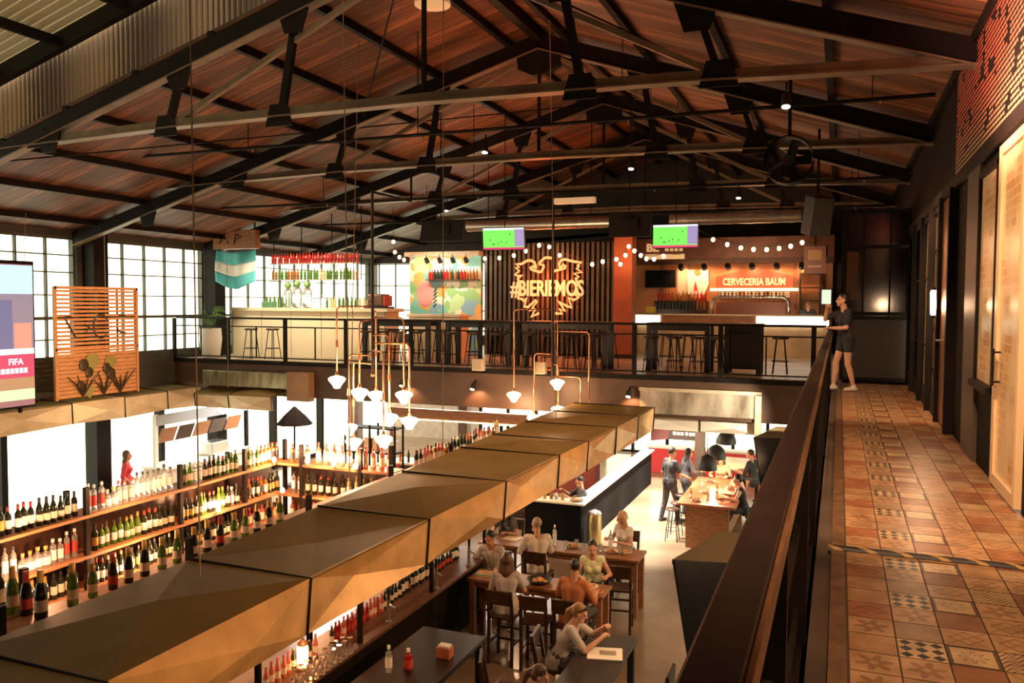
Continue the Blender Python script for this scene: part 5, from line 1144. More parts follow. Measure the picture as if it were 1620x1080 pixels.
# ---- pendant pipe lamps
SH = bpy.data.materials.new('lit_opal_shade'); SH.use_nodes = True
N = SH.node_tree.nodes; b_ = N['Principled BSDF']; b_.inputs['Base Color'].default_value = (.95, .85, .7, 1); b_.inputs['Emission Color'].default_value = (1, .66, .36, 1); b_.inputs['Emission Strength'].default_value = 5.5
def pipe_lamp(label, pole, ztop, zbot, ytie, arms, light):
    t = thing('pipe_chandelier', label, 'chandelier', (pole[0], pole[1], 0))
    MB().cyl((0, 0, zbot), (0, 0, ztop), .026, n=10).build('pole', mat('dark_iron_pipe', (.06, .045, .035), .45, .5), t, smooth=True)
    MB().tube([(0, 0, ztop - .02), (0, ytie - pole[1], ztop - .02), (0, ytie - pole[1], 3.97)], .022, 8).build('top_bar', 'steel', t)
    MB().cyl((0, 0, zbot - .04), (0, 0, zbot), .036, n=10).build('end_cap', 'copper', t)
    for (x, y, z, za) in arms:
        d = Vector((x - pole[0], y - pole[1], 0)); r_ = .09; u = d.normalized(); P = [Vector((0, 0, za))]
        for i in range(5): a = PI / 2 * i / 4; P.append(d - u * r_ + u * r_ * math.sin(a) + Vector((0, 0, za - r_ + r_ * math.cos(a))))
        P.append(Vector((d.x, d.y, z + .1)))
        am = MB().tube(P, .016, 8).build('pipe_arm', 'copper', t, smooth='all')
        if light:
            MB().lathe([(.025, -.13), (.055, -.12), (.085, -.06), (.15, .02), (.155, .045), (.12, .075), (.03, .10)], (d.x, d.y, z), 16).build('lamp_shade', SH, am, smooth=True)
            MB().lathe([(.03, .09), (.034, .12), (.022, .16)], (d.x, d.y, z), 10).build('socket', 'copper', am)
            MB().cyl((d.x, d.y, (z + za) / 2 - .06), (d.x, d.y, (z + za) / 2 + .06), .024, n=8).build('joint', 'copper', am)
    return t
pipe_lamp('copper pipe chandelier over the far shelf corner with a cluster of glowing shades', (-7.55, 12.5), 3.42, .24, 13.9,
          [(-8.218, 12.4, .10, 1.42), (-7.66, 12.25, -.08, 1.18), (-7.75, 12.95, -.2, 1.33), (-6.93, 12.5, -.12, 1.23), (-7.19, 12.45, -.52, .93), (-6.96, 12.75, -.6, .78), (-8.04, 12.5, -.75, .57), (-8.10, 12.75, -1.05, .42), (-7.10, 12.1, -.84, .66)], True)
pipe_lamp('copper pipe chandelier before the gallery edge, behind the far end of the canopy', (-5.62, 16.55), 3.75, -.18, 18.2,
          [(-6.45, 16.45, -.50, 1.36), (-5.42, 16.3, -.18, 1.1), (-6.05, 16.62, -1.0, .42), (-4.83, 16.62, -1.05, .9), (-5.0, 16.6, -1.1, -.05), (-5.5, 16.6, -.78, .2)], True)
for p, e_ in (((-8.22, 12.4, -.15), 60), ((-7.65, 12.3, -.35), 110), ((-6.93, 12.5, -.35), 70), ((-8.05, 12.6, -1.3), 70), ((-7.15, 12.3, -1.1), 70), ((-6.45, 16.45, -.75), 45), ((-5.42, 16.3, -.42), 30)): lamp('POINT', p, e_, WARM2, .1)
# glowing filament bulbs standing along the shelf boards
k = 0
for x, y, z in ((-8.42, 9.6, LV[1]), (-8.42, 10.9, LV[0]), (-8.3, 10.95, LV[1]), (-7.85, 11.0, LV[0]), (-7.35, 11.0, LV[0]), (-6.95, 11.0, LV[0]), (-7.6, 11.0, LV[2]), (-8.4, 8.2, LV[2])):
    t = thing('shelf_lamp', 'small glowing bulb lamp at the board edge, ' + ['window side middle board', 'window side top corner', 'window side middle corner', 'far shelf top, first', 'far shelf top, second', 'far shelf top, third', 'far shelf lowest board', 'window side lowest board'][k], 'lamp', (x, y, z))
    MB().ell((0, 0, .075), (.035, .035, .045), 9, 7).build('bulb', 'bulbw', t, smooth='all'); MB().lathe([(.03, 0), (.03, .015), (.016, .035)], n=8).build('base', 'copper', t); k += 1
for p, e_ in (((-8.36, 9.6, -1.45), 45), ((-8.3, 10.8, -.95), 50), ((-7.6, 10.9, -.95), 50), ((-7.0, 10.9, -.95), 45), ((-8.3, 8.1, -1.9), 50), ((-7.6, 10.85, -1.9), 50), ((-8.1, 6.4, -1.4), 60), ((-8.0, 8.0, -.9), 60), ((-6.9, 5.5, -.7), 30)): lamp('POINT', p, e_, WARM, .05)
# ------------------------------------------------------------------ ground floor: tables, chairs, stalls behind
def chair_proto():
    t = thing('bar_chair', '-', 'chair'); w = .2
    MB().box(-w, -w, .66, w, w, .70).build('seat', 'darkwood', t, bevel=.01)
    for sx in (-1, 1):
        MB().bar((sx * (w - .02), w - .02, 0), (sx * (w - .025), w - .03, .67), .04, .04).build('leg', 'darkwood', t)
        MB().bar((sx * (w - .02), -w + .0, 0), (sx * (w - .02), -w + .02, .68), .04, .045).build('leg', 'darkwood', t)
        MB().bar((sx * (w - .02), -w + .02, .68), (sx * (w - .02), -w - .06, 1.10), .04, .04).build('back_post', 'darkwood', t)
    MB().box(-w + .02, -w - .075, .90, w - .02, -w - .035, 1.10).build('backrest', 'darkwood', t, bevel=.006); b = MB()
    for z in (.22, .4): b.box(-w + .02, w - .035, z, w - .02, w - .01, z + .03)
    b.build('front_stretcher', 'darkwood', t)
    b = MB()
    for s in (-1, 1): b.box(s * (w - .02) - .012, -w, .28, s * (w - .02) + .012, w, .31)
    b.build('side_stretcher', 'darkwood', t); return t
CH = chair_proto(); nch = [0]
def chair(x, y, rz, label):
    if nch[0] == 0: CH.location = (x, y, ZG); CH.rotation_euler = (0, 0, rz); CH['label'] = label; CH['group'] = 'high chairs at the ground floor tables'
    else: dup(CH, (x, y, ZG), rz, label, 'high chairs at the ground floor tables')
    nch[0] += 1
ZT = -2.72
plain_table('brown wooden high table where the blonde woman sits', -5.84, -2.97, 13.2, 13.84, ZT, 'wood', 'wood')
plain_table('brown wooden high table of the four diners with the pan', -5.22, -3.07, 11.38, 11.9, ZT, 'wood', 'wood')
plain_table('dark high table with an open menu by the woman in sunglasses', -2.86, -2.27, 7.5, 10.13, ZT, 'blacktable', 'black')
chair(-4.42, 10.98, 0, 'dark high chair under the long haired woman in grey'); chair(-3.42, 10.98, 0, 'dark high chair under the man in rust orange')
chair(-3.92, 10.95, .1, 'empty dark high chair between the long haired woman and the man in orange'); chair(-5.14, 12.28, PI, 'dark high chair under the person in pale grey facing the camera')
chair(-3.55, 12.4, PI, 'dark high chair under the woman in the light top'); chair(-4.58, 12.9, 0, 'dark high chair under the man in the white shirt')
chair(-3.15, 12.72, .15, 'empty dark high chair by the end of the brown table'); chair(-5.65, 14.25, PI, 'dark high chair under the dark haired woman'); chair(-3.45, 14.3, PI, 'dark high chair under the blonde woman')
chair(-3.2, 9.62, -PI / 2 + .1, 'dark high chair under the woman with sunglasses'); chair(-1.92, 9.1, PI / 2, 'dark high chair pushed to the menu table, by the handrail'); chair(-3.1, 7.98, -PI / 2, 'dark high chair under the person cut off by the bottom edge')
chair(-3.55, 8.75, -1.2, 'dark high chair turned towards the menu table')
# things on the tables
def platter(name, label, x, y, z, r, mfood, mdish, h=.03):
    t = thing(name, label, 'dish', (x, y, z)); MB().lathe([(r * .7, 0), (r, h), (r * .97, h), (r * .68, .008)], n=18, capt=True).build('dish', mdish, t, smooth=True)
    rr = random.Random(int(x * 100)); b = MB()
    for k in range(14): a, q = rr.random() * 2 * PI, rr.random() * r * .65; b.ell((q * math.cos(a), q * math.sin(a), .03 + rr.random() * .015), (.035, .03, .022), 7, 5)
    b.build('food', mfood, t, smooth='all'); return t
M['food'] = mat('golden_food', (.62, .30, .10), .6, var=.4, vs=20); M['foodred'] = mat('reddish_food', (.5, .14, .06), .6, var=.4, vs=20)
platter('pan', 'black pan of food between the two diners', -4.12, 11.62, ZT, .2, 'food', 'black', .06); platter('plate', 'white plate of food before the woman in the light top', -3.35, 11.68, ZT, .13, 'food', 'white'); platter('plate', 'white plate at the orange man, nearest the table end', -3.2, 11.5, ZT, .1, 'foodred', 'white')
t = thing('menu_card', 'open green and cream menu on the table before the long haired woman', 'menu', (-4.98, 11.65, ZT)); MB().cbox((0, 0, .006), (.4, .28, .01), .1).build('page', 'cream', t); MB().cbox((-.02, -.1, .013), (.36, .06, .006), .1).build('green_band', 'l_green', t); MB().cbox((.02, .04, .013), (.25, .1, .005), .1).build('food_picture', 'food', t)
t = thing('menu_card', 'open white menu on the dark table before the woman with sunglasses', 'menu', (-2.53, 9.5, ZT)); MB().cbox((0, 0, .008), (.42, .34, .012), .25).build('page', 'white', t); MB().cbox((.03, .02, .016), (.2, .12, .004), .25).build('printed_text', mat('grey_print', (.3, .25, .2), .6), t)
t = thing('menu_card', 'pale sheet on the table before the dark haired woman', 'menu', (-5.35, 13.6, ZT)); MB().cbox((0, 0, .006), (.3, .22, .01), -.2).build('page', 'cream', t); MB().cbox((0, .05, .013), (.2, .03, .004), -.2).build('printed_line', 'l_gold', t)
for i, (x, y, nm) in enumerate(((-4.55, 13.6, 'behind the man in white'), (-3.55, 13.62, 'near the blonde woman'))): bottle((x, y, ZT + .001), 'tall', 'g_clear', 'l_white', 'l_white', 'clear water bottle on the brown table ' + nm, None)
for i, (x, y) in enumerate(((-4.3, 13.45), (-4.15, 13.6), (-3.98, 13.42), (-3.7, 13.5), (-3.35, 13.45), (-3.2, 13.6))):
    o = MB().lathe([(.028, 0), (.033, .005), (.038, .12), (.036, .12), (.03, .01)], n=12, capt=False).build('drinking_glass', 'g_clear', smooth=True); o.location = (x, y, ZT + .001); tag(o, 'clear drinking glass on the long brown table, %s from the man in white' % nth(i + 1), 'glass', 'glasses on the brown table')
for i, (x, y, r) in enumerate(((-4.2, 13.52, .12), (-3.5, 13.5, .13), (-3.28, 13.5, .1))): platter('plate', 'white plate with leftovers on the long brown table, %s from the man in white' % nth(i + 1), x, y + .01, ZT, r, 'food', 'white')
# dark service bar with white top, behind the tables
t = thing('bar_counter', 'dark service counter with white top and a barman inside', 'bar counter', (-5.55, 16.55, ZG))
BK = mat('matt_black_front', (.006, .005, .005), .8, spec=.1); MB().box(-.66, -.02, 0, .60, .12, .96).build('front', BK, t); MB().box(.48, .1, 0, .60, 7.0, .96).build('side', BK, t)
MB().box(-.72, -.1, .96, .68, .34, 1.0).build('counter_top', mat('bright_counter_top', (.88, .80, .66), .35), t, bevel=.006); MB().box(.36, .34, .96, .68, 7.0, 1.0).build('side_top', mat('bright_counter_top2', (.88, .80, .66), .35), t, bevel=.006)
for i in range(6): o = MB().lathe([(.03, 0), (.036, .01), (.036, .13), (.02, .16)], n=10).build('jar', ['g_amber', 'g_clear', 'g_pale'][i % 3], smooth=True); o.location = (-6.05 + i * .13, 16.62 + .05 * (i % 2), ZG + 1.001); tag(o, 'small jar on the white counter top, %s from the canopy side' % nth(i + 1), 'jar', 'jars on the white counter')
platter('tray', 'tray of garnishes on the white counter top beside the barman', -5.1, 16.7, ZG + 1.001, .16, 'food', 'chrome')
t = thing('beer_cooler', 'gold metal standing cooler beside the dark service counter', 'cooler', (-4.72, 16.75, ZG)); MB().lathe([(.14, 0), (.15, .03), (.15, .7), (.12, .76)], n=14).build('body', mat('brass_body', (.5, .36, .16), .35, .7), t, smooth=True); MB().lathe([(.15, .76), (.13, .8), (.03, .84)], n=14).build('lid', 'chrome', t); MB().box(-.03, -.17, .45, .03, -.15, .6).build('badge', 'chrome', t)
# long red-brown share table under the dome lamps
t = thing('dining_table', 'long red brown panelled table under the dome lamps', 'table', (-2.5, 18.9, ZG))
MB().box(-.62, -1.45, .93, .6, 1.45, .98).build('tabletop', mat('red_wood_top', (.40, .13, .055), .35, var=.3, vs=4), t, bevel=.008); MB().box(-.45, -1.3, 0, .45, -1.22, .93).build('end_panel', 'wood', t); MB().box(-.45, 1.2, 0, .45, 1.28, .93).build('end_panel', 'wood', t); MB().box(-.45, -1.22, .3, .45, 1.2, .6).build('stretcher_box', 'wood', t)
t = thing('dining_table', 'pale far table behind the long red brown one', 'table', (-2.3, 22.4, ZG)); MB().box(-.55, -.9, .93, .55, .9, .98).build('tabletop', mat('pale_red_top', (.55, .25, .12), .35), t, bevel=.008)
for sx in (-1, 1):
    for sy in (-1, 1): MB().cbox((sx * .45, sy * .8, .465), (.08, .08, .93)).build('leg', 'darkwood', t)
for i, (x, y, z, r) in enumerate(((-2.641, 18.5, -2.0, .215), (-2.651, 20.0, -2.02, .23), (-2.663, 22.0, -1.98, .25))):
    t = thing('dome_lamp', 'black dome pendant lamp over the red brown tables, %s from the camera' % nth(i + 1), 'pendant lamp', (x, y, z))
    prof = [(r, -.17)] + [(r * math.cos(a), -.12 + .29 * math.sin(a)) for a in [PI / 2 * k / 8 for k in range(8)]] + [(.03, .175)]
    MB().lathe(prof, n=22, capb=False).build('shade', 'black', t, smooth=True)
    MB().lathe([(r * .96, -.168)] + [(r * .95 * math.cos(a), -.12 + .26 * math.sin(a)) for a in [PI / 2 * k / 8 for k in range(8)]], n=22, capb=False).build('inner_shade', 'cream', t, smooth=True)
    MB().ell((0, 0, -.06), (.05, .05, .065), 10, 8).build('bulb', 'bulbw', t, smooth='all'); MB().cyl((0, 0, .17), (0, 0, -.25 - z), .008, n=5).build('cable', 'black', t)
    lamp('POINT', (x, y, z - .16), 60, WARM2, .08)
for i, (x, y) in enumerate(((-2.75, 17.75), (-2.3, 18.2), (-2.7, 18.6), (-2.2, 19.3), (-2.75, 19.8))): platter('plate', 'plate of food on the red brown table, %s from the near end' % nth(i + 1), x, y, ZG + .981, .12, 'foodred', 'white')
for i, (x, y) in enumerate(((-2.9, 17.95), (-2.55, 18.05), (-2.45, 18.7), (-2.85, 19.2), (-2.05, 18.9))): bottle((x, y, ZG + .981), 'beer', ['g_amber', 'g_clear'][i % 2], 'l_cream', 'l_gold', 'small bottle on the red brown table, %s from its near end' % nth(i + 1), 'bottles on the red brown table')
for i, (x, y) in enumerate(((-3.3, 18.0), (-3.32, 18.6), (-3.35, 19.4), (-1.6, 17.9), (-1.6, 18.7), (-1.6, 19.5))): dup(STOOL, (x, y, ZG), .2 * i, 'metal bar stool at the red brown table, %s on the %s side' % (nth(i % 3 + 1), 'aisle' if i < 3 else 'walkway'), 'stools at the red brown table', .9)
# stall behind: red counter, dark sign board, posts
t = thing('food_stall', 'white and red stall counter at the far end of the aisle', 'stall', (-3.2, 25.2, ZG))
MB().box(-2.2, 0, 0, 2.0, .3, .75).build('red_front', mat('red_counter', (.62, .05, .05), .45), t); MB().box(-2.25, -.05, .75, 2.05, .4, .80).build('counter_top', 'white', t)
t = thing('sign_board', 'dark angled menu sign board hanging at the aisle end', 'sign', (-4.1, 23.9, -2.1)); MB().prism([(-.42, -.34), (.40, -.34), (.46, -.1), (.46, .2), (.34, .36), (-.42, .36)], (0, 0, 0), (1, 0, 0), (0, 0, 1), (0, .06, 0)).build('board', mat('brown_black_board', (.04, .022, .018), .5), t)
rr = random.Random(8)
for z, xs in ((.14, (-.08, .0, .09)), (-.02, (-.28, -.17, -.07, .04, .14, .24)), (-.2, (-.3, -.19, -.08, .05, .16, .26))):
    b = MB()
    for x in xs: b.box(x, -.008, z, x + .075, 0, z + .09)
    b.build('text_line', 'letter', t)
MB().prism([(-.95, -.42), (-.45, -.34), (-.45, .36), (-.95, .3)], (0, 0, 0), (1, 0, 0), (0, 0, 1), (0, .06, 0)).build('side_board', mat('dark_red_board', (.12, .03, .03), .5), t); b = MB()
for x in (-.3, .3): b.bar((x, .03, .36), (x, .03, 1.85), .02, .02)
b.build('hanger', 'steel', t)
for i, (x, y) in enumerate(((-9.25, 20.0), (-3.55, 23.4), (-12.3, 19.5))):
    b = MB().box(x - .13, y - .13, ZG, x + .13, y + .13, -.25); struct(b.build('trim_ground_column_%d' % (i + 1), 'darkconc'))
# wide wooden stall front in the middle under the gallery
t = thing('food_stall', 'wide wood fronted stall under the gallery behind the pendant lamps', 'stall', (-8.6, 18.6, ZG))
MB().box(-2.1, -.06, 2.25, 2.1, .1, 2.5).build('wood_fascia', 'wood', t); MB().box(-2.1, -.08, 2.22, 2.1, .12, 2.25).build('light_strip', emis('warm_strip', (1, .62, .28), 5), t)
MB().box(-2.1, -.1, 0, 2.1, .5, 1.05).build('counter', 'darkwood', t); MB().box(-2.15, -.16, 1.05, 2.15, .6, 1.1).build('counter_top', 'cream', t)
for x in (-2.05, 2.05): MB().box(x - .05, -.05, 0, x + .05, .05, 2.25).build('post', 'wood', t)
rr = random.Random(11)
for k in range(16):
    x = -10.4 + k * .23; bottle((x, 18.5 + rr.uniform(-.05, .2), ZG + 1.101), rr.choice(['wine', 'spirit', 'tall']), rr.choice(['g_red', 'g_dark', 'g_clear', 'g_amber']), rr.choice(['l_white', 'l_red', 'l_cream']), 'l_red', 'bottle on the wooden stall counter under the gallery, %s from the windows' % nth(k + 1), 'bottles on the stall counter', False)
t = thing('bar_counter', 'pale stall counter with red front behind the pink bottles', 'bar counter', (-7.6, 21.5, ZG)); MB().box(-1.6, -.2, 0, 1.6, .3, 1.0).build('front', mat('dull_red_front', (.30, .06, .04), .5), t); MB().box(-1.65, -.25, 1.0, 1.65, .35, 1.05).build('counter_top', 'white', t)
t = thing('metal_rack', 'dark metal rack with boxes by the bright doorway', 'rack', (-10.6, 17.6, ZG))
for x in (-.7, .0, .7):
    for y in (-.2, .2): MB().box(x - .02, y - .02, 0, x + .02, y + .02, 2.2).build('post', 'steel', t)
for z in (.3, .9, 1.5, 2.1): MB().box(-.7, -.2, z, .7, .2, z + .03).build('shelf_board', 'steel', t)
for k in range(9):
    z = (.33, .93, 1.53)[k // 3]; h = rr.uniform(.2, .4); o = MB().box(-.18, -.16, 0, .18, .16, h).build('storage_box', ['white', 'l_red', 'concrete', 'copper'][k % 4], bevel=.01); o.location = (-11.05 + .45 * (k % 3), 17.6, ZG + z + .001); tag(o, '%s box on the metal rack, %s shelf, %s from the windows' % (['white', 'dark red', 'grey', 'copper'][k % 4], nth(k // 3 + 1), nth(k % 3 + 1)), 'box', 'boxes on the metal rack')
# burger stall along the window wall
t = thing('food_stall', 'white burger stall with menu boards under the window wall canopy', 'stall', (-15.6, 17.2, ZG))
MB().box(-.4, -1.6, 0, .35, 1.6, 1.05).build('counter', mat('cream_stall', (.62, .5, .38), .45), t); MB().box(-.45, -1.65, 1.05, .4, 1.65, 1.1).build('counter_top', 'white', t)
MB().box(.0, -1.6, 2.12, .06, 1.75, 2.38).build('name_board', mat('grey_board', (.30, .31, .33), .5), t); text_mesh('oggers', .3, .01, 'lettering', mat('cream_sign_letter', (.9, .85, .7), .5, emit=(1, .9, .7), es=.9), t, (.07, .9, 2.2), (PI / 2, 0, PI / 2), bold=.01)
for k in range(5):
    M_ = ['wood', 'darkwood', 'wood', 'darkconc', 'wood'][k]; MB().prism([(-.3, 0), (.22, 0), (.3, .36), (-.22, .36)], (.02, -1.25 + k * .6, 1.68), (0, 1, 0), (.25, 0, 1), (-.03, 0, 0)).build('menu_panel', M_, t)
for y in (-1.6, 1.75): MB().box(-.03, y - .05, 1.1, .05, y + .05, 2.4).build('post', 'white' if y < 0 else 'steel', t)
MB().box(-.2, .1, 1.1, .25, .75, 1.45).build('grill', 'chrome', t, bevel=.02); MB().box(.352, -.9, .4, .36, -.65, .75).build('poster_frame', 'black', t)
t = thing('parasol', 'dark brown parasol standing under the corner canopy', 'parasol', (-14.2, 19.3, ZG)); MB().cyl((0, 0, 0), (0, 0, 2.2), .025).build('pole', 'steel', t); MB().lathe([(.52, 1.75), (.3, 2.0), (.03, 2.25)], n=8).build('fabric', mat('dark_fabric', (.006, .004, .003), 1.0, spec=0), t); MB().lathe([(.25, 0), (.25, .06), (.05, .1)], n=14).build('base', 'darkconc', t)
# ------------------------------------------------------------------ people
def skin(name, c): return mat(name, c, .5, var=.08, vs=12)
SK = [skin('skin_fair', (.62, .33, .22)), skin('skin_tan', (.48, .23, .13)), skin('skin_olive', (.40, .19, .11))]
M['eye'] = mat('eye_dark', (.03, .02, .015), .2); M['lip'] = mat('lip_colour', (.42, .13, .10), .4)
def rc(mb, p0, r0, p1, r1, n=10):
    p0, p1 = Vector(p0), Vector(p1); d = p1 - p0
    if d.length < 1e-5: return mb.ell(p0, (r0,) * 3, n, 8)
    d.normalize(); P, R_ = [], []
    for a in (80, 50, 25): a_ = math.radians(a); P.append(p0 - d * r0 * math.sin(a_)); R_.append(r0 * math.cos(a_))
    P += [p0, p1]; R_ += [r0, r1]
    for a in (25, 50, 80): a_ = math.radians(a); P.append(p1 + d * r1 * math.sin(a_)); R_.append(r1 * math.cos(a_))
    return mb.tube(P, R_, n)
def oell(mb, c, r, B):
    k = len(mb.v); mb.ell((0, 0, 0), r, 12, 9)
    for i in range(k, len(mb.v)): mb.v[i] = tuple(Vector(c) + B @ Vector(mb.v[i]))
    return mb
def ik(a, c, l1, l2, hint):
    a, c = Vector(a), Vector(c); d = c - a; L_ = min(d.length, (l1 + l2) * .995); u = d.normalized(); c = a + u * L_
    x = (l1 * l1 - l2 * l2 + L_ * L_) / (2 * L_); h = math.sqrt(max(0, l1 * l1 - x * x)); hv = Vector(hint); hv = (hv - u * hv.dot(u)).normalized()
    return a + u * x + hv * h, c
JOBS = []
def blob(name, mb, m_, parent, vox, smooth=3, face=None):
    o = mb.build(name, m_, parent, smooth='all'); r = o.modifiers.new('union', 'REMESH'); r.mode = 'VOXEL'; r.voxel_size = vox; r.use_smooth_shade = True
    if smooth: s = o.modifiers.new('soften', 'SMOOTH'); s.factor = .5; s.iterations = smooth
    JOBS.append((o, face)); return o
def person(label, loc, rz, H=1.7, fem=False, seat=None, lean=0., hands=None, feet=None, head=(0, 0), top=None, sleeve=1., bottom=None, leg=2., hair=None, hairc=None, shoes=None, sk=0, vox=.0075, pel=None, elbow_out=.5, curl=.9, twist=0., neckl=0.):
    """faces +Y before it is turned by rz; hands and feet are targets in its own frame"""
    k = H / 1.72; t = thing('person', label, 'person', loc, rz)
    hp = Vector(pel) if pel else Vector((0, 0, (seat + .09) if seat is not None else .93 * k))
    cl, sl = math.cos(lean), math.sin(lean); S = Vector((0, sl, cl)); Fw = Vector((0, cl, -sl)); X = Vector((math.cos(twist), math.sin(twist), 0)); Xp = Vector((1, 0, 0))
    q = lambda up, xx=0, fw=0, ax=None: hp + S * (up * k) + (ax or X) * (xx * k) + Fw * (fw * k)
    sw = .165 if not fem else .145
    sho = [q(.455, -sw), q(.455, sw)]
    hands = hands or [(-.3, .05, hp.z - .15), (.3, .05, hp.z - .15)]
    feet = feet or [(-.09, 0, .07), (.09, 0, .07)]
    B = MB(); tz = [(.0, .075, .105 if not fem else .112), (.2, .05, .085 if not fem else .075), (.36, .075, .100 if not fem else .09), (.44, .10, .062)]
    def torso(mb, g, lo=0, bust=True, hip=True):
        for s in (-1, 1):
            P = [(q(u, s * x, .0, Xp if i == 0 else None), (r + g) * k) for i, (u, x, r) in enumerate(tz)]
            for (a, ra), (b, rb) in list(zip(P, P[1:]))[0 if hip else 1:]: rc(mb, a, ra, b, rb)
            rc(mb, P[3][0], (.06 + g) * k, sho[(s + 1) // 2], (.053 + g) * k)
            if fem and bust: mb.ell(q(.31, s * .07, .075), ((.06 + g) * k,) * 3, 10, 8)
        rc(mb, q(.2, 0, .01), (.08 + g) * k, q(.36, 0, .015), (.09 + g) * k)
    torso(B, 0)
    el, wr = [], []
    for s in (0, 1):
        sg = -1 if s == 0 else 1
        e, w = ik(sho[s], hands[s], .29 * k, .255 * k, (sg * elbow_out, -.6, -.6)); el.append(e); wr.append(w)
        rc(B, sho[s], .05 * k, sho[s].lerp(e, .5), .043 * k); rc(B, sho[s].lerp(e, .5), .043 * k, e, .037 * k); rc(B, e, .038 * k, e.lerp(w, .35), .038 * k); rc(B, e.lerp(w, .35), .038 * k, w, .025 * k)
        d = (w - e).normalized(); side = d.cross(Vector((0, 0, 1)));
        side = side.normalized() if side.length > .1 else Vector((1, 0, 0))
        if side.x * sg > 0: side = -side          # towards the thumb side (inwards)
        dn = d.cross(side).normalized(); dn = dn if dn.z < 0 else -dn
        for i, (o_, L_) in enumerate(((.032, .062), (.011, .07), (-.011, .065), (-.03, .052))):
            kn = w + d * .085 * k + side * o_ * k; rc(B, w + side * o_ * .55 * k, .017 * k, kn, .0135 * k, 8)
            d1 = (d * math.cos(curl * .5) + dn * math.sin(curl * .5)); d2 = (d * math.cos(curl * 1.2) + dn * math.sin(curl * 1.2)); d3 = (d * math.cos(curl * 1.8) + dn * math.sin(curl * 1.8))
            a1 = kn + d1 * L_ * .5 * k + side * o_ * .12 * k; a2 = a1 + d2 * L_ * .33 * k; a3 = a2 + d3 * L_ * .27 * k
            rc(B, kn, .0105 * k, a1, .0095 * k, 7); rc(B, a1, .0095 * k, a2, .009 * k, 7); rc(B, a2, .009 * k, a3, .008 * k, 7)
        tb = w + d * .025 * k + side * .026 * k; t1 = tb + (d * .6 + side * .75 + dn * .25).normalized() * .04 * k; t2 = t1 + (d * .9 + side * .2 + dn * .3).normalized() * .032 * k
        rc(B, tb, .015 * k, t1, .0115 * k, 7); rc(B, t1, .0115 * k, t2, .009 * k, 7)
    kn, an = [], []
    for s in (0, 1):
        sg = -1 if s == 0 else 1; h = q(-.02, sg * .085, 0, Xp); f = Vector(feet[s])
        e, a = ik(h, f, .43 * k, .42 * k, (sg * .18, 1, .25)); kn.append(e); an.append(a)
        rc(B, h, (.083 if not fem else .088) * k, h.lerp(e, .5), .068 * k); rc(B, h.lerp(e, .5), .068 * k, e, .052 * k); rc(B, e, .052 * k, e.lerp(a, .33) - Vector((0, .012, 0)), .052 * k); rc(B, e.lerp(a, .33) - Vector((0, .012, 0)), .052 * k, a, .034 * k)
        rc(B, a + Vector((0, -.03, -.035)) * k, .03 * k, a + Vector((sg * .02, .13, -.045)) * k, .024 * k)
    nb = q(.49); hy, hpch = head; hd = Matrix.Rotation(hy, 3, 'Z') @ Matrix.Rotation(hpch, 3, 'X')
    hc = nb + (S * .6 + Vector((0, 0, .4))) * (.165 + neckl) * k + hd @ Vector((0, .03, 0)) * k
    rc(B, nb - S * .03 * k, .056 * k, hc - hd @ Vector((0, .015, .05)) * k, .052 * k)
    at = lambda x, y, z: hc + hd @ Vector((x, y, z)) * (.92 * k)
    R_ = lambda *r: tuple(.92 * k * a for a in r)
    oell(B, at(0, -.012, .035), R_(.074, .095, .093), hd); oell(B, at(0, .022, -.035), R_(.060, .068, .078), hd); rc(B, at(-.03, .06, -.088), .028 * k, at(.03, .06, -.088), .028 * k, 8)
    rc(B, at(0, .088, .012), .010 * k, at(0, .112, -.028), .0145 * k, 7); rc(B, at(-.014, .098, -.03), .009 * k, at(.014, .098, -.03), .009 * k, 7)
    rc(B, at(-.045, .078, .026), .012 * k, at(-.012, .088, .022), .011 * k, 7); rc(B, at(.045, .078, .026), .012 * k, at(.012, .088, .022), .011 * k, 7)
    rc(B, at(-.02, .088, -.062), .011 * k, at(.02, .088, -.062), .011 * k, 7)
    for s in (-1, 1): oell(B, at(s * .076, -.002, -.005), R_(.012, .024, .034), hd); oell(B, at(s * .031, .084, .004), R_(.015, .011, .010), hd)
    face = [(at(-.031, .092, .004), .0135 * k, 1), (at(.031, .092, .004), .0135 * k, 1), (at(-.012, .098, -.062), .013 * k, 2), (at(.012, .098, -.062), .013 * k, 2)]
    blob('body', B, [SK[sk], 'eye', 'lip'], t, vox, 2, face)
    if top is not None:
        C = MB(); torso(C, .012, hip=True); rc(C, q(-.05, -.075, 0, Xp), .118 * k, q(.0, -.075, 0, Xp), .12 * k); rc(C, q(-.05, .075, 0, Xp), .118 * k, q(0, .075, 0, Xp), .12 * k)
        for s in (0, 1):
            if sleeve > 0: rc(C, sho[s], .064 * k, sho[s].lerp(el[s], min(1, sleeve)), .054 * k)
            if sleeve > 1: rc(C, el[s], .053 * k, el[s].lerp(wr[s], sleeve - 1), .038 * k)
        blob('shirt', C, top, t, .011, 4)
    if bottom is not None:
        C = MB()
        for s in (0, 1):
            sg = -1 if s == 0 else 1; h = q(-.02, sg * .085, 0, Xp); rc(C, q(.06, sg * .07, 0, Xp), .112 * k, h, .108 * k)
            rc(C, h, .1 * k, h.lerp(kn[s], min(1, leg)), (.1 - .03 * min(1, leg)) * k)
            if leg > 1: rc(C, kn[s], .068 * k, kn[s].lerp(an[s], leg - 1), .052 * k)
        rc(C, q(.05, -.05, 0, Xp), .11 * k, q(.05, .05, 0, Xp), .11 * k); blob('trousers' if leg > 1 else 'shorts', C, bottom, t, .011, 4)
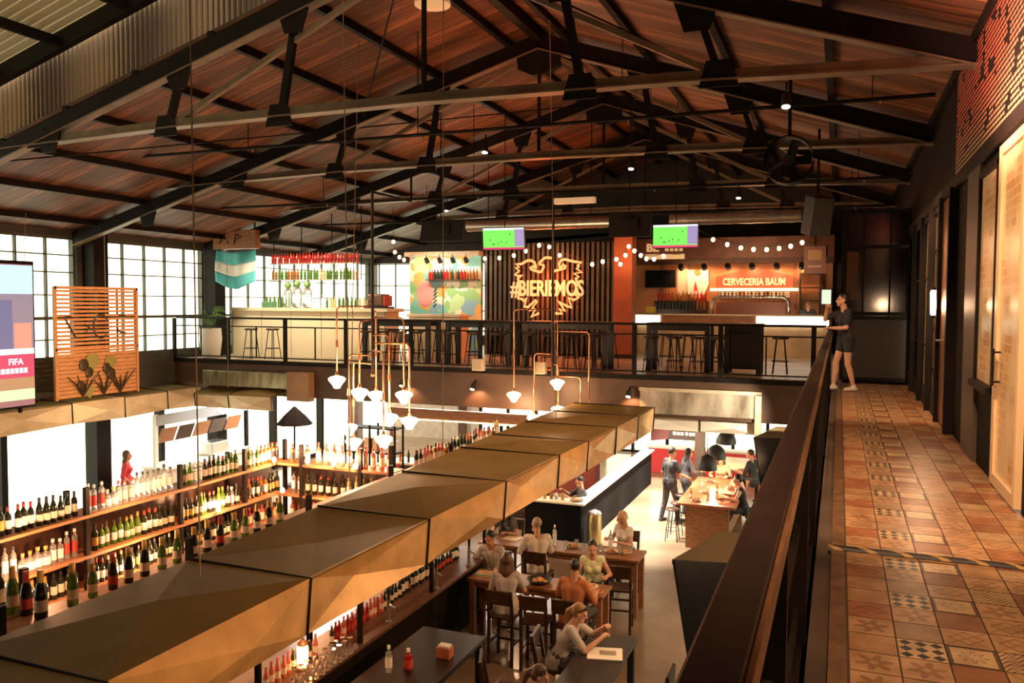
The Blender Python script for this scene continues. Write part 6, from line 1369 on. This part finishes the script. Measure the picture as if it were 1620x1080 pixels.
    if shoes is not None:
        for s in (0, 1):
            sg = -1 if s == 0 else 1; C = MB(); a = an[s]; rc(C, a + Vector((0, -.035, -.035)) * k, .042 * k, a + Vector((sg * .02, .15, -.043)) * k, .034 * k); rc(C, a + Vector((0, 0, .02)) * k, .042 * k, a + Vector((0, -.01, -.03)) * k, .045 * k); blob('shoe', C, shoes, t, .01, 2)
    if hair:
        C = MB(); oell(C, at(0, -.026, .052), R_(.083, .098, .095), hd)
        if hair != 'crop': oell(C, at(0, -.04, .01), R_(.084, .088, .09), hd)
        if hair == 'bald': C = MB(); oell(C, at(0, -.05, .012), R_(.083, .072, .07), hd)
        if hair in ('long', 'straight'):
            L_ = .36 if hair == 'long' else .30
            for s in (-1, -.5, 0, .5, 1):
                p = at(s * .07, -.045 + .03 * abs(s), .02); rc(C, p, .042 * k, p + Vector((0, -.04, -L_ * .5)) + X * s * .02, .045 * k); rc(C, p + Vector((0, -.04, -L_ * .5)) + X * s * .02, .045 * k, p + Vector((0, -.05 + sl * .1, -L_)), .025 * k)
        if hair == 'bun': C.ell(at(0, -.10, .09), (.045 * k,) * 3, 10, 8)
        if hair == 'pony': rc(C, at(0, -.10, .04), .034 * k, at(0, -.15, -.03), .04 * k); rc(C, at(0, -.15, -.03), .04 * k, at(0, -.15, -.2), .018 * k)
        blob('hair', C, hairc, t, .009, 3)
    return t, at, hd, wr
cl_ = lambda n, c, r=.8: mat(n, c, r, var=.15, vs=9, bump=.15, bs=30)
black_c, white_c, grey_c, rust_c, dark_c = cl_('black_cloth', (.018, .017, .018)), cl_('white_cloth', (.78, .70, .62)), cl_('grey_cloth', (.44, .40, .38)), cl_('rust_cloth', (.42, .15, .055)), cl_('dark_cloth', (.05, .045, .05))
jeans, red_c, pale_c, beige = cl_('jeans_cloth', (.09, .11, .16)), cl_('red_cloth', (.6, .05, .06)), cl_('pale_grey_cloth', (.62, .58, .55)), cl_('beige_cloth', (.55, .42, .3))
h_black, h_brown, h_blond, h_grey = mat('hair_black', (.014, .01, .008), .45), mat('hair_brown', (.09, .042, .02), .45), mat('hair_blond', (.55, .33, .16), .5), mat('hair_grey', (.35, .28, .22), .5)
shoe_w, shoe_k = mat('shoe_white', (.7, .62, .55), .6), mat('shoe_dark', (.05, .045, .045), .6)
SE = .70
def sitfeet(d=.33, z=.36): return [(-.11, d, z), (.11, d, z)]
# woman at the end of the handrail, leaning on it
person('standing woman in black top and black shorts leaning on the handrail', (.12, 15.45, .004), .45 + PI / 2, 1.70, True, None, .08, [(-.10, .33, 1.09), (.10, .30, 1.42)], [(-.1, -.10, .075), (.1, .16, .075)], (-.1, .05), black_c, .75, black_c, .42, 'bun', h_black, shoe_w, 0, .0065, curl=1.3)
# diners
person('dark haired woman in black and white top bending over the brown table', (-5.65, 14.22, ZG), PI, 1.64, True, SE, .38, [(-.14, .42, 1.02), (.16, .42, 1.02)], sitfeet(), (.1, -.55), cl_('black_white_top', (.12, .1, .1)), .5, dark_c, 2, 'long', h_black, shoe_k, 1)
person('man in white shirt turned to the dark haired woman at the brown table', (-4.62, 12.92, ZG), .45, 1.76, False, SE, .12, [(-.2, .38, 1.03), (.14, .40, 1.03)], sitfeet(), (.5, -.1), white_c, 1, dark_c, 2, 'crop', h_grey, shoe_k, 0)
person('person in pale grey shirt with dark hair facing the camera over the menu', (-5.14, 12.26, ZG), PI, 1.70, False, SE, .22, [(-.25, .36, 1.02), (.25, .36, 1.02)], sitfeet(), (-.2, -.3), pale_c, .9, dark_c, 2, 'crop', h_black, shoe_k, 1)
person('long haired woman in grey top and light trousers, back to the camera', (-4.42, 11.0, ZG), .28, 1.70, True, SE, .12, [(-.22, .34, .86), (.18, .36, 1.02)], [(-.20, .30, .33), (.02, .36, .34)], (.1, -.1), grey_c, .7, beige, 2, 'long', h_brown, shoe_w, 0)
person('man in rust orange shirt seen from behind at the food table', (-3.42, 11.0, ZG), -.15, 1.74, False, SE, .16, [(-.2, .38, 1.03), (.2, .38, 1.03)], sitfeet(), (.3, -.15), rust_c, .9, dark_c, 2, 'crop', h_black, shoe_k, 1)
person('dark haired woman in light patterned top facing the man in orange', (-3.52, 12.38, ZG), PI + .35, 1.64, True, SE, .18, [(-.2, .34, 1.03), (.2, .38, 1.03)], sitfeet(), (-.1, -.2), cl_('light_top', (.72, .76, .50)), .12, dark_c, 2, 'bun', h_black, shoe_k, 0)
r = person('woman in grey top with sunglasses on her hair, leaning over an open menu', (-3.16, 9.62, ZG), -PI / 2 + .12, 1.70, True, SE, .42, [(-.08, .55, 1.20), (.12, .55, 1.14)], sitfeet(), (0, -.3), grey_c, .8, dark_c, 2, 'pony', mat('hair_dark_blond', (.28, .15, .07), .45), shoe_k, 0, .0065, curl=1.5)
t, at, hd, wr = r
b = MB()
for s in (-1, 1): oell(b, at(s * .036, .062, .098), (.03, .012, .024), hd)
b.tube([at(-.07, .04, .095), at(-.02, .07, .10), at(.02, .07, .10), at(.07, .04, .095)], .005, 5); b.tube([at(-.068, .05, .095), at(-.086, -.03, .02)], .004, 5); b.tube([at(.068, .05, .095), at(.086, -.03, .02)], .004, 5)
b.build('sunglasses', 'blackgloss', t)
person('blonde woman in white top at the end of the brown table', (-3.42, 14.28, ZG), PI - .5, 1.66, True, SE, .18, [(-.12, .36, 1.04), (.16, .32, 1.05)], sitfeet(), (-.5, -.15), white_c, .35, dark_c, 2, 'straight', h_blond, shoe_k, 0)
person('person with brown hair cut off by the bottom edge at the menu table', (-3.05, 7.98, ZG), -PI / 2 + .2, 1.64, True, .62, .35, [(-.2, .40, 1.0), (.2, .40, 1.0)], sitfeet(), (0, -.35), dark_c, .9, dark_c, 2, 'pony', h_brown, shoe_k, 0)
person('barman in black shirt sitting low behind the white topped counter', (-5.12, 17.3, ZG), PI / 2 + .5, 1.66, False, .58, .12, [(-.1, .42, 1.0), (.14, .42, 1.08)], sitfeet(.25, .2), (.2, -.25), black_c, .9, dark_c, 2, 'crop', h_black, shoe_k, 1)
person('standing man in black clothes in the bright aisle by the red brown table', (-3.66, 19.55, ZG), -.7, 1.80, False, None, .05, [(-.26, .05, .90), (.25, .33, 1.08)], [(-.16, -.12, .075), (.12, .16, .075)], (-.2, -.1), black_c, .75, dark_c, 2, 'crop', h_black, shoe_k, 1)
person('second person in dark clothes standing behind the man in the aisle', (-3.42, 20.35, ZG), -.9, 1.66, True, None, .08, [(-.2, .25, 1.05), (.22, .3, 1.1)], None, (0, -.1), dark_c, 1.8, dark_c, 2, 'long', h_black, shoe_k, 1, .01)
person('woman in dark top with red brown arms seated at the red brown table', (-1.82, 18.3, ZG), PI / 2 + .25, 1.66, True, SE, .2, [(-.2, .46, 1.04), (.2, .40, 1.04)], sitfeet(), (0, -.2), black_c, .1, dark_c, 2, 'pony', h_black, shoe_k, 0, .009)
person('young woman with loose hair seated across the red brown table', (-2.62, 20.75, ZG), PI, 1.6, True, SE, .15, [(-.2, .42, 1.04), (.2, .42, 1.04)], sitfeet(), (.1, -.15), cl_('peach_top', (.7, .4, .3)), .6, dark_c, 2, 'long', h_brown, shoe_k, 0, .009)
person('person in black sitting at the pale far table', (-1.9, 21.3, ZG), PI / 2 - .3, 1.72, False, SE, .12, [(-.2, .36, 1.0), (.2, .36, 1.0)], sitfeet(), (0, -.1), black_c, 1, dark_c, 2, 'crop', h_black, shoe_k, 1, .011)
person('person in pink top standing beyond the pale far table', (-1.75, 23.9, ZG), PI - .2, 1.7, True, None, .05, [(-.2, .25, 1.0), (.2, .25, 1.0)], None, (0, 0), cl_('pink_top', (.75, .2, .2)), .8, dark_c, 2, 'long', h_brown, shoe_k, 0, .011)
person('grey haired barman behind the lit counter of the orange bar', (-.85, 25.35, 0), PI + .3, 1.62, False, None, .1, [(-.2, .3, 1.02), (.2, .3, 1.02)], None, (.2, -.1), dark_c, 1, dark_c, 2, 'bald', h_grey, shoe_k, 1, .011)
person('person in red top standing inside the glazed doors', (-15.5, 14.6, ZG), -.9, 1.70, True, None, .0, [(-.22, .15, .95), (.22, .15, .95)], None, (0, 0), red_c, 1, jeans, 2, 'straight', h_brown, shoe_k, 0, .011)
# turn the joined volumes into plain meshes and colour eyes and lips
dg = bpy.context.evaluated_depsgraph_get()
new = []
for o, face in JOBS: new.append(bpy.data.meshes.new_from_object(o.evaluated_get(dg)))
for (o, face), me in zip(JOBS, new):
    o.modifiers.clear(); o.data = me; me.polygons.foreach_set('use_smooth', [True] * len(me.polygons)); mats = o.data.materials
    if face:
        for c, r_, mi in face:
            for p in me.polygons:
                if abs(p.center.x - c.x) < r_ and abs(p.center.y - c.y) < r_ and (p.center - c).length < r_: p.material_index = mi
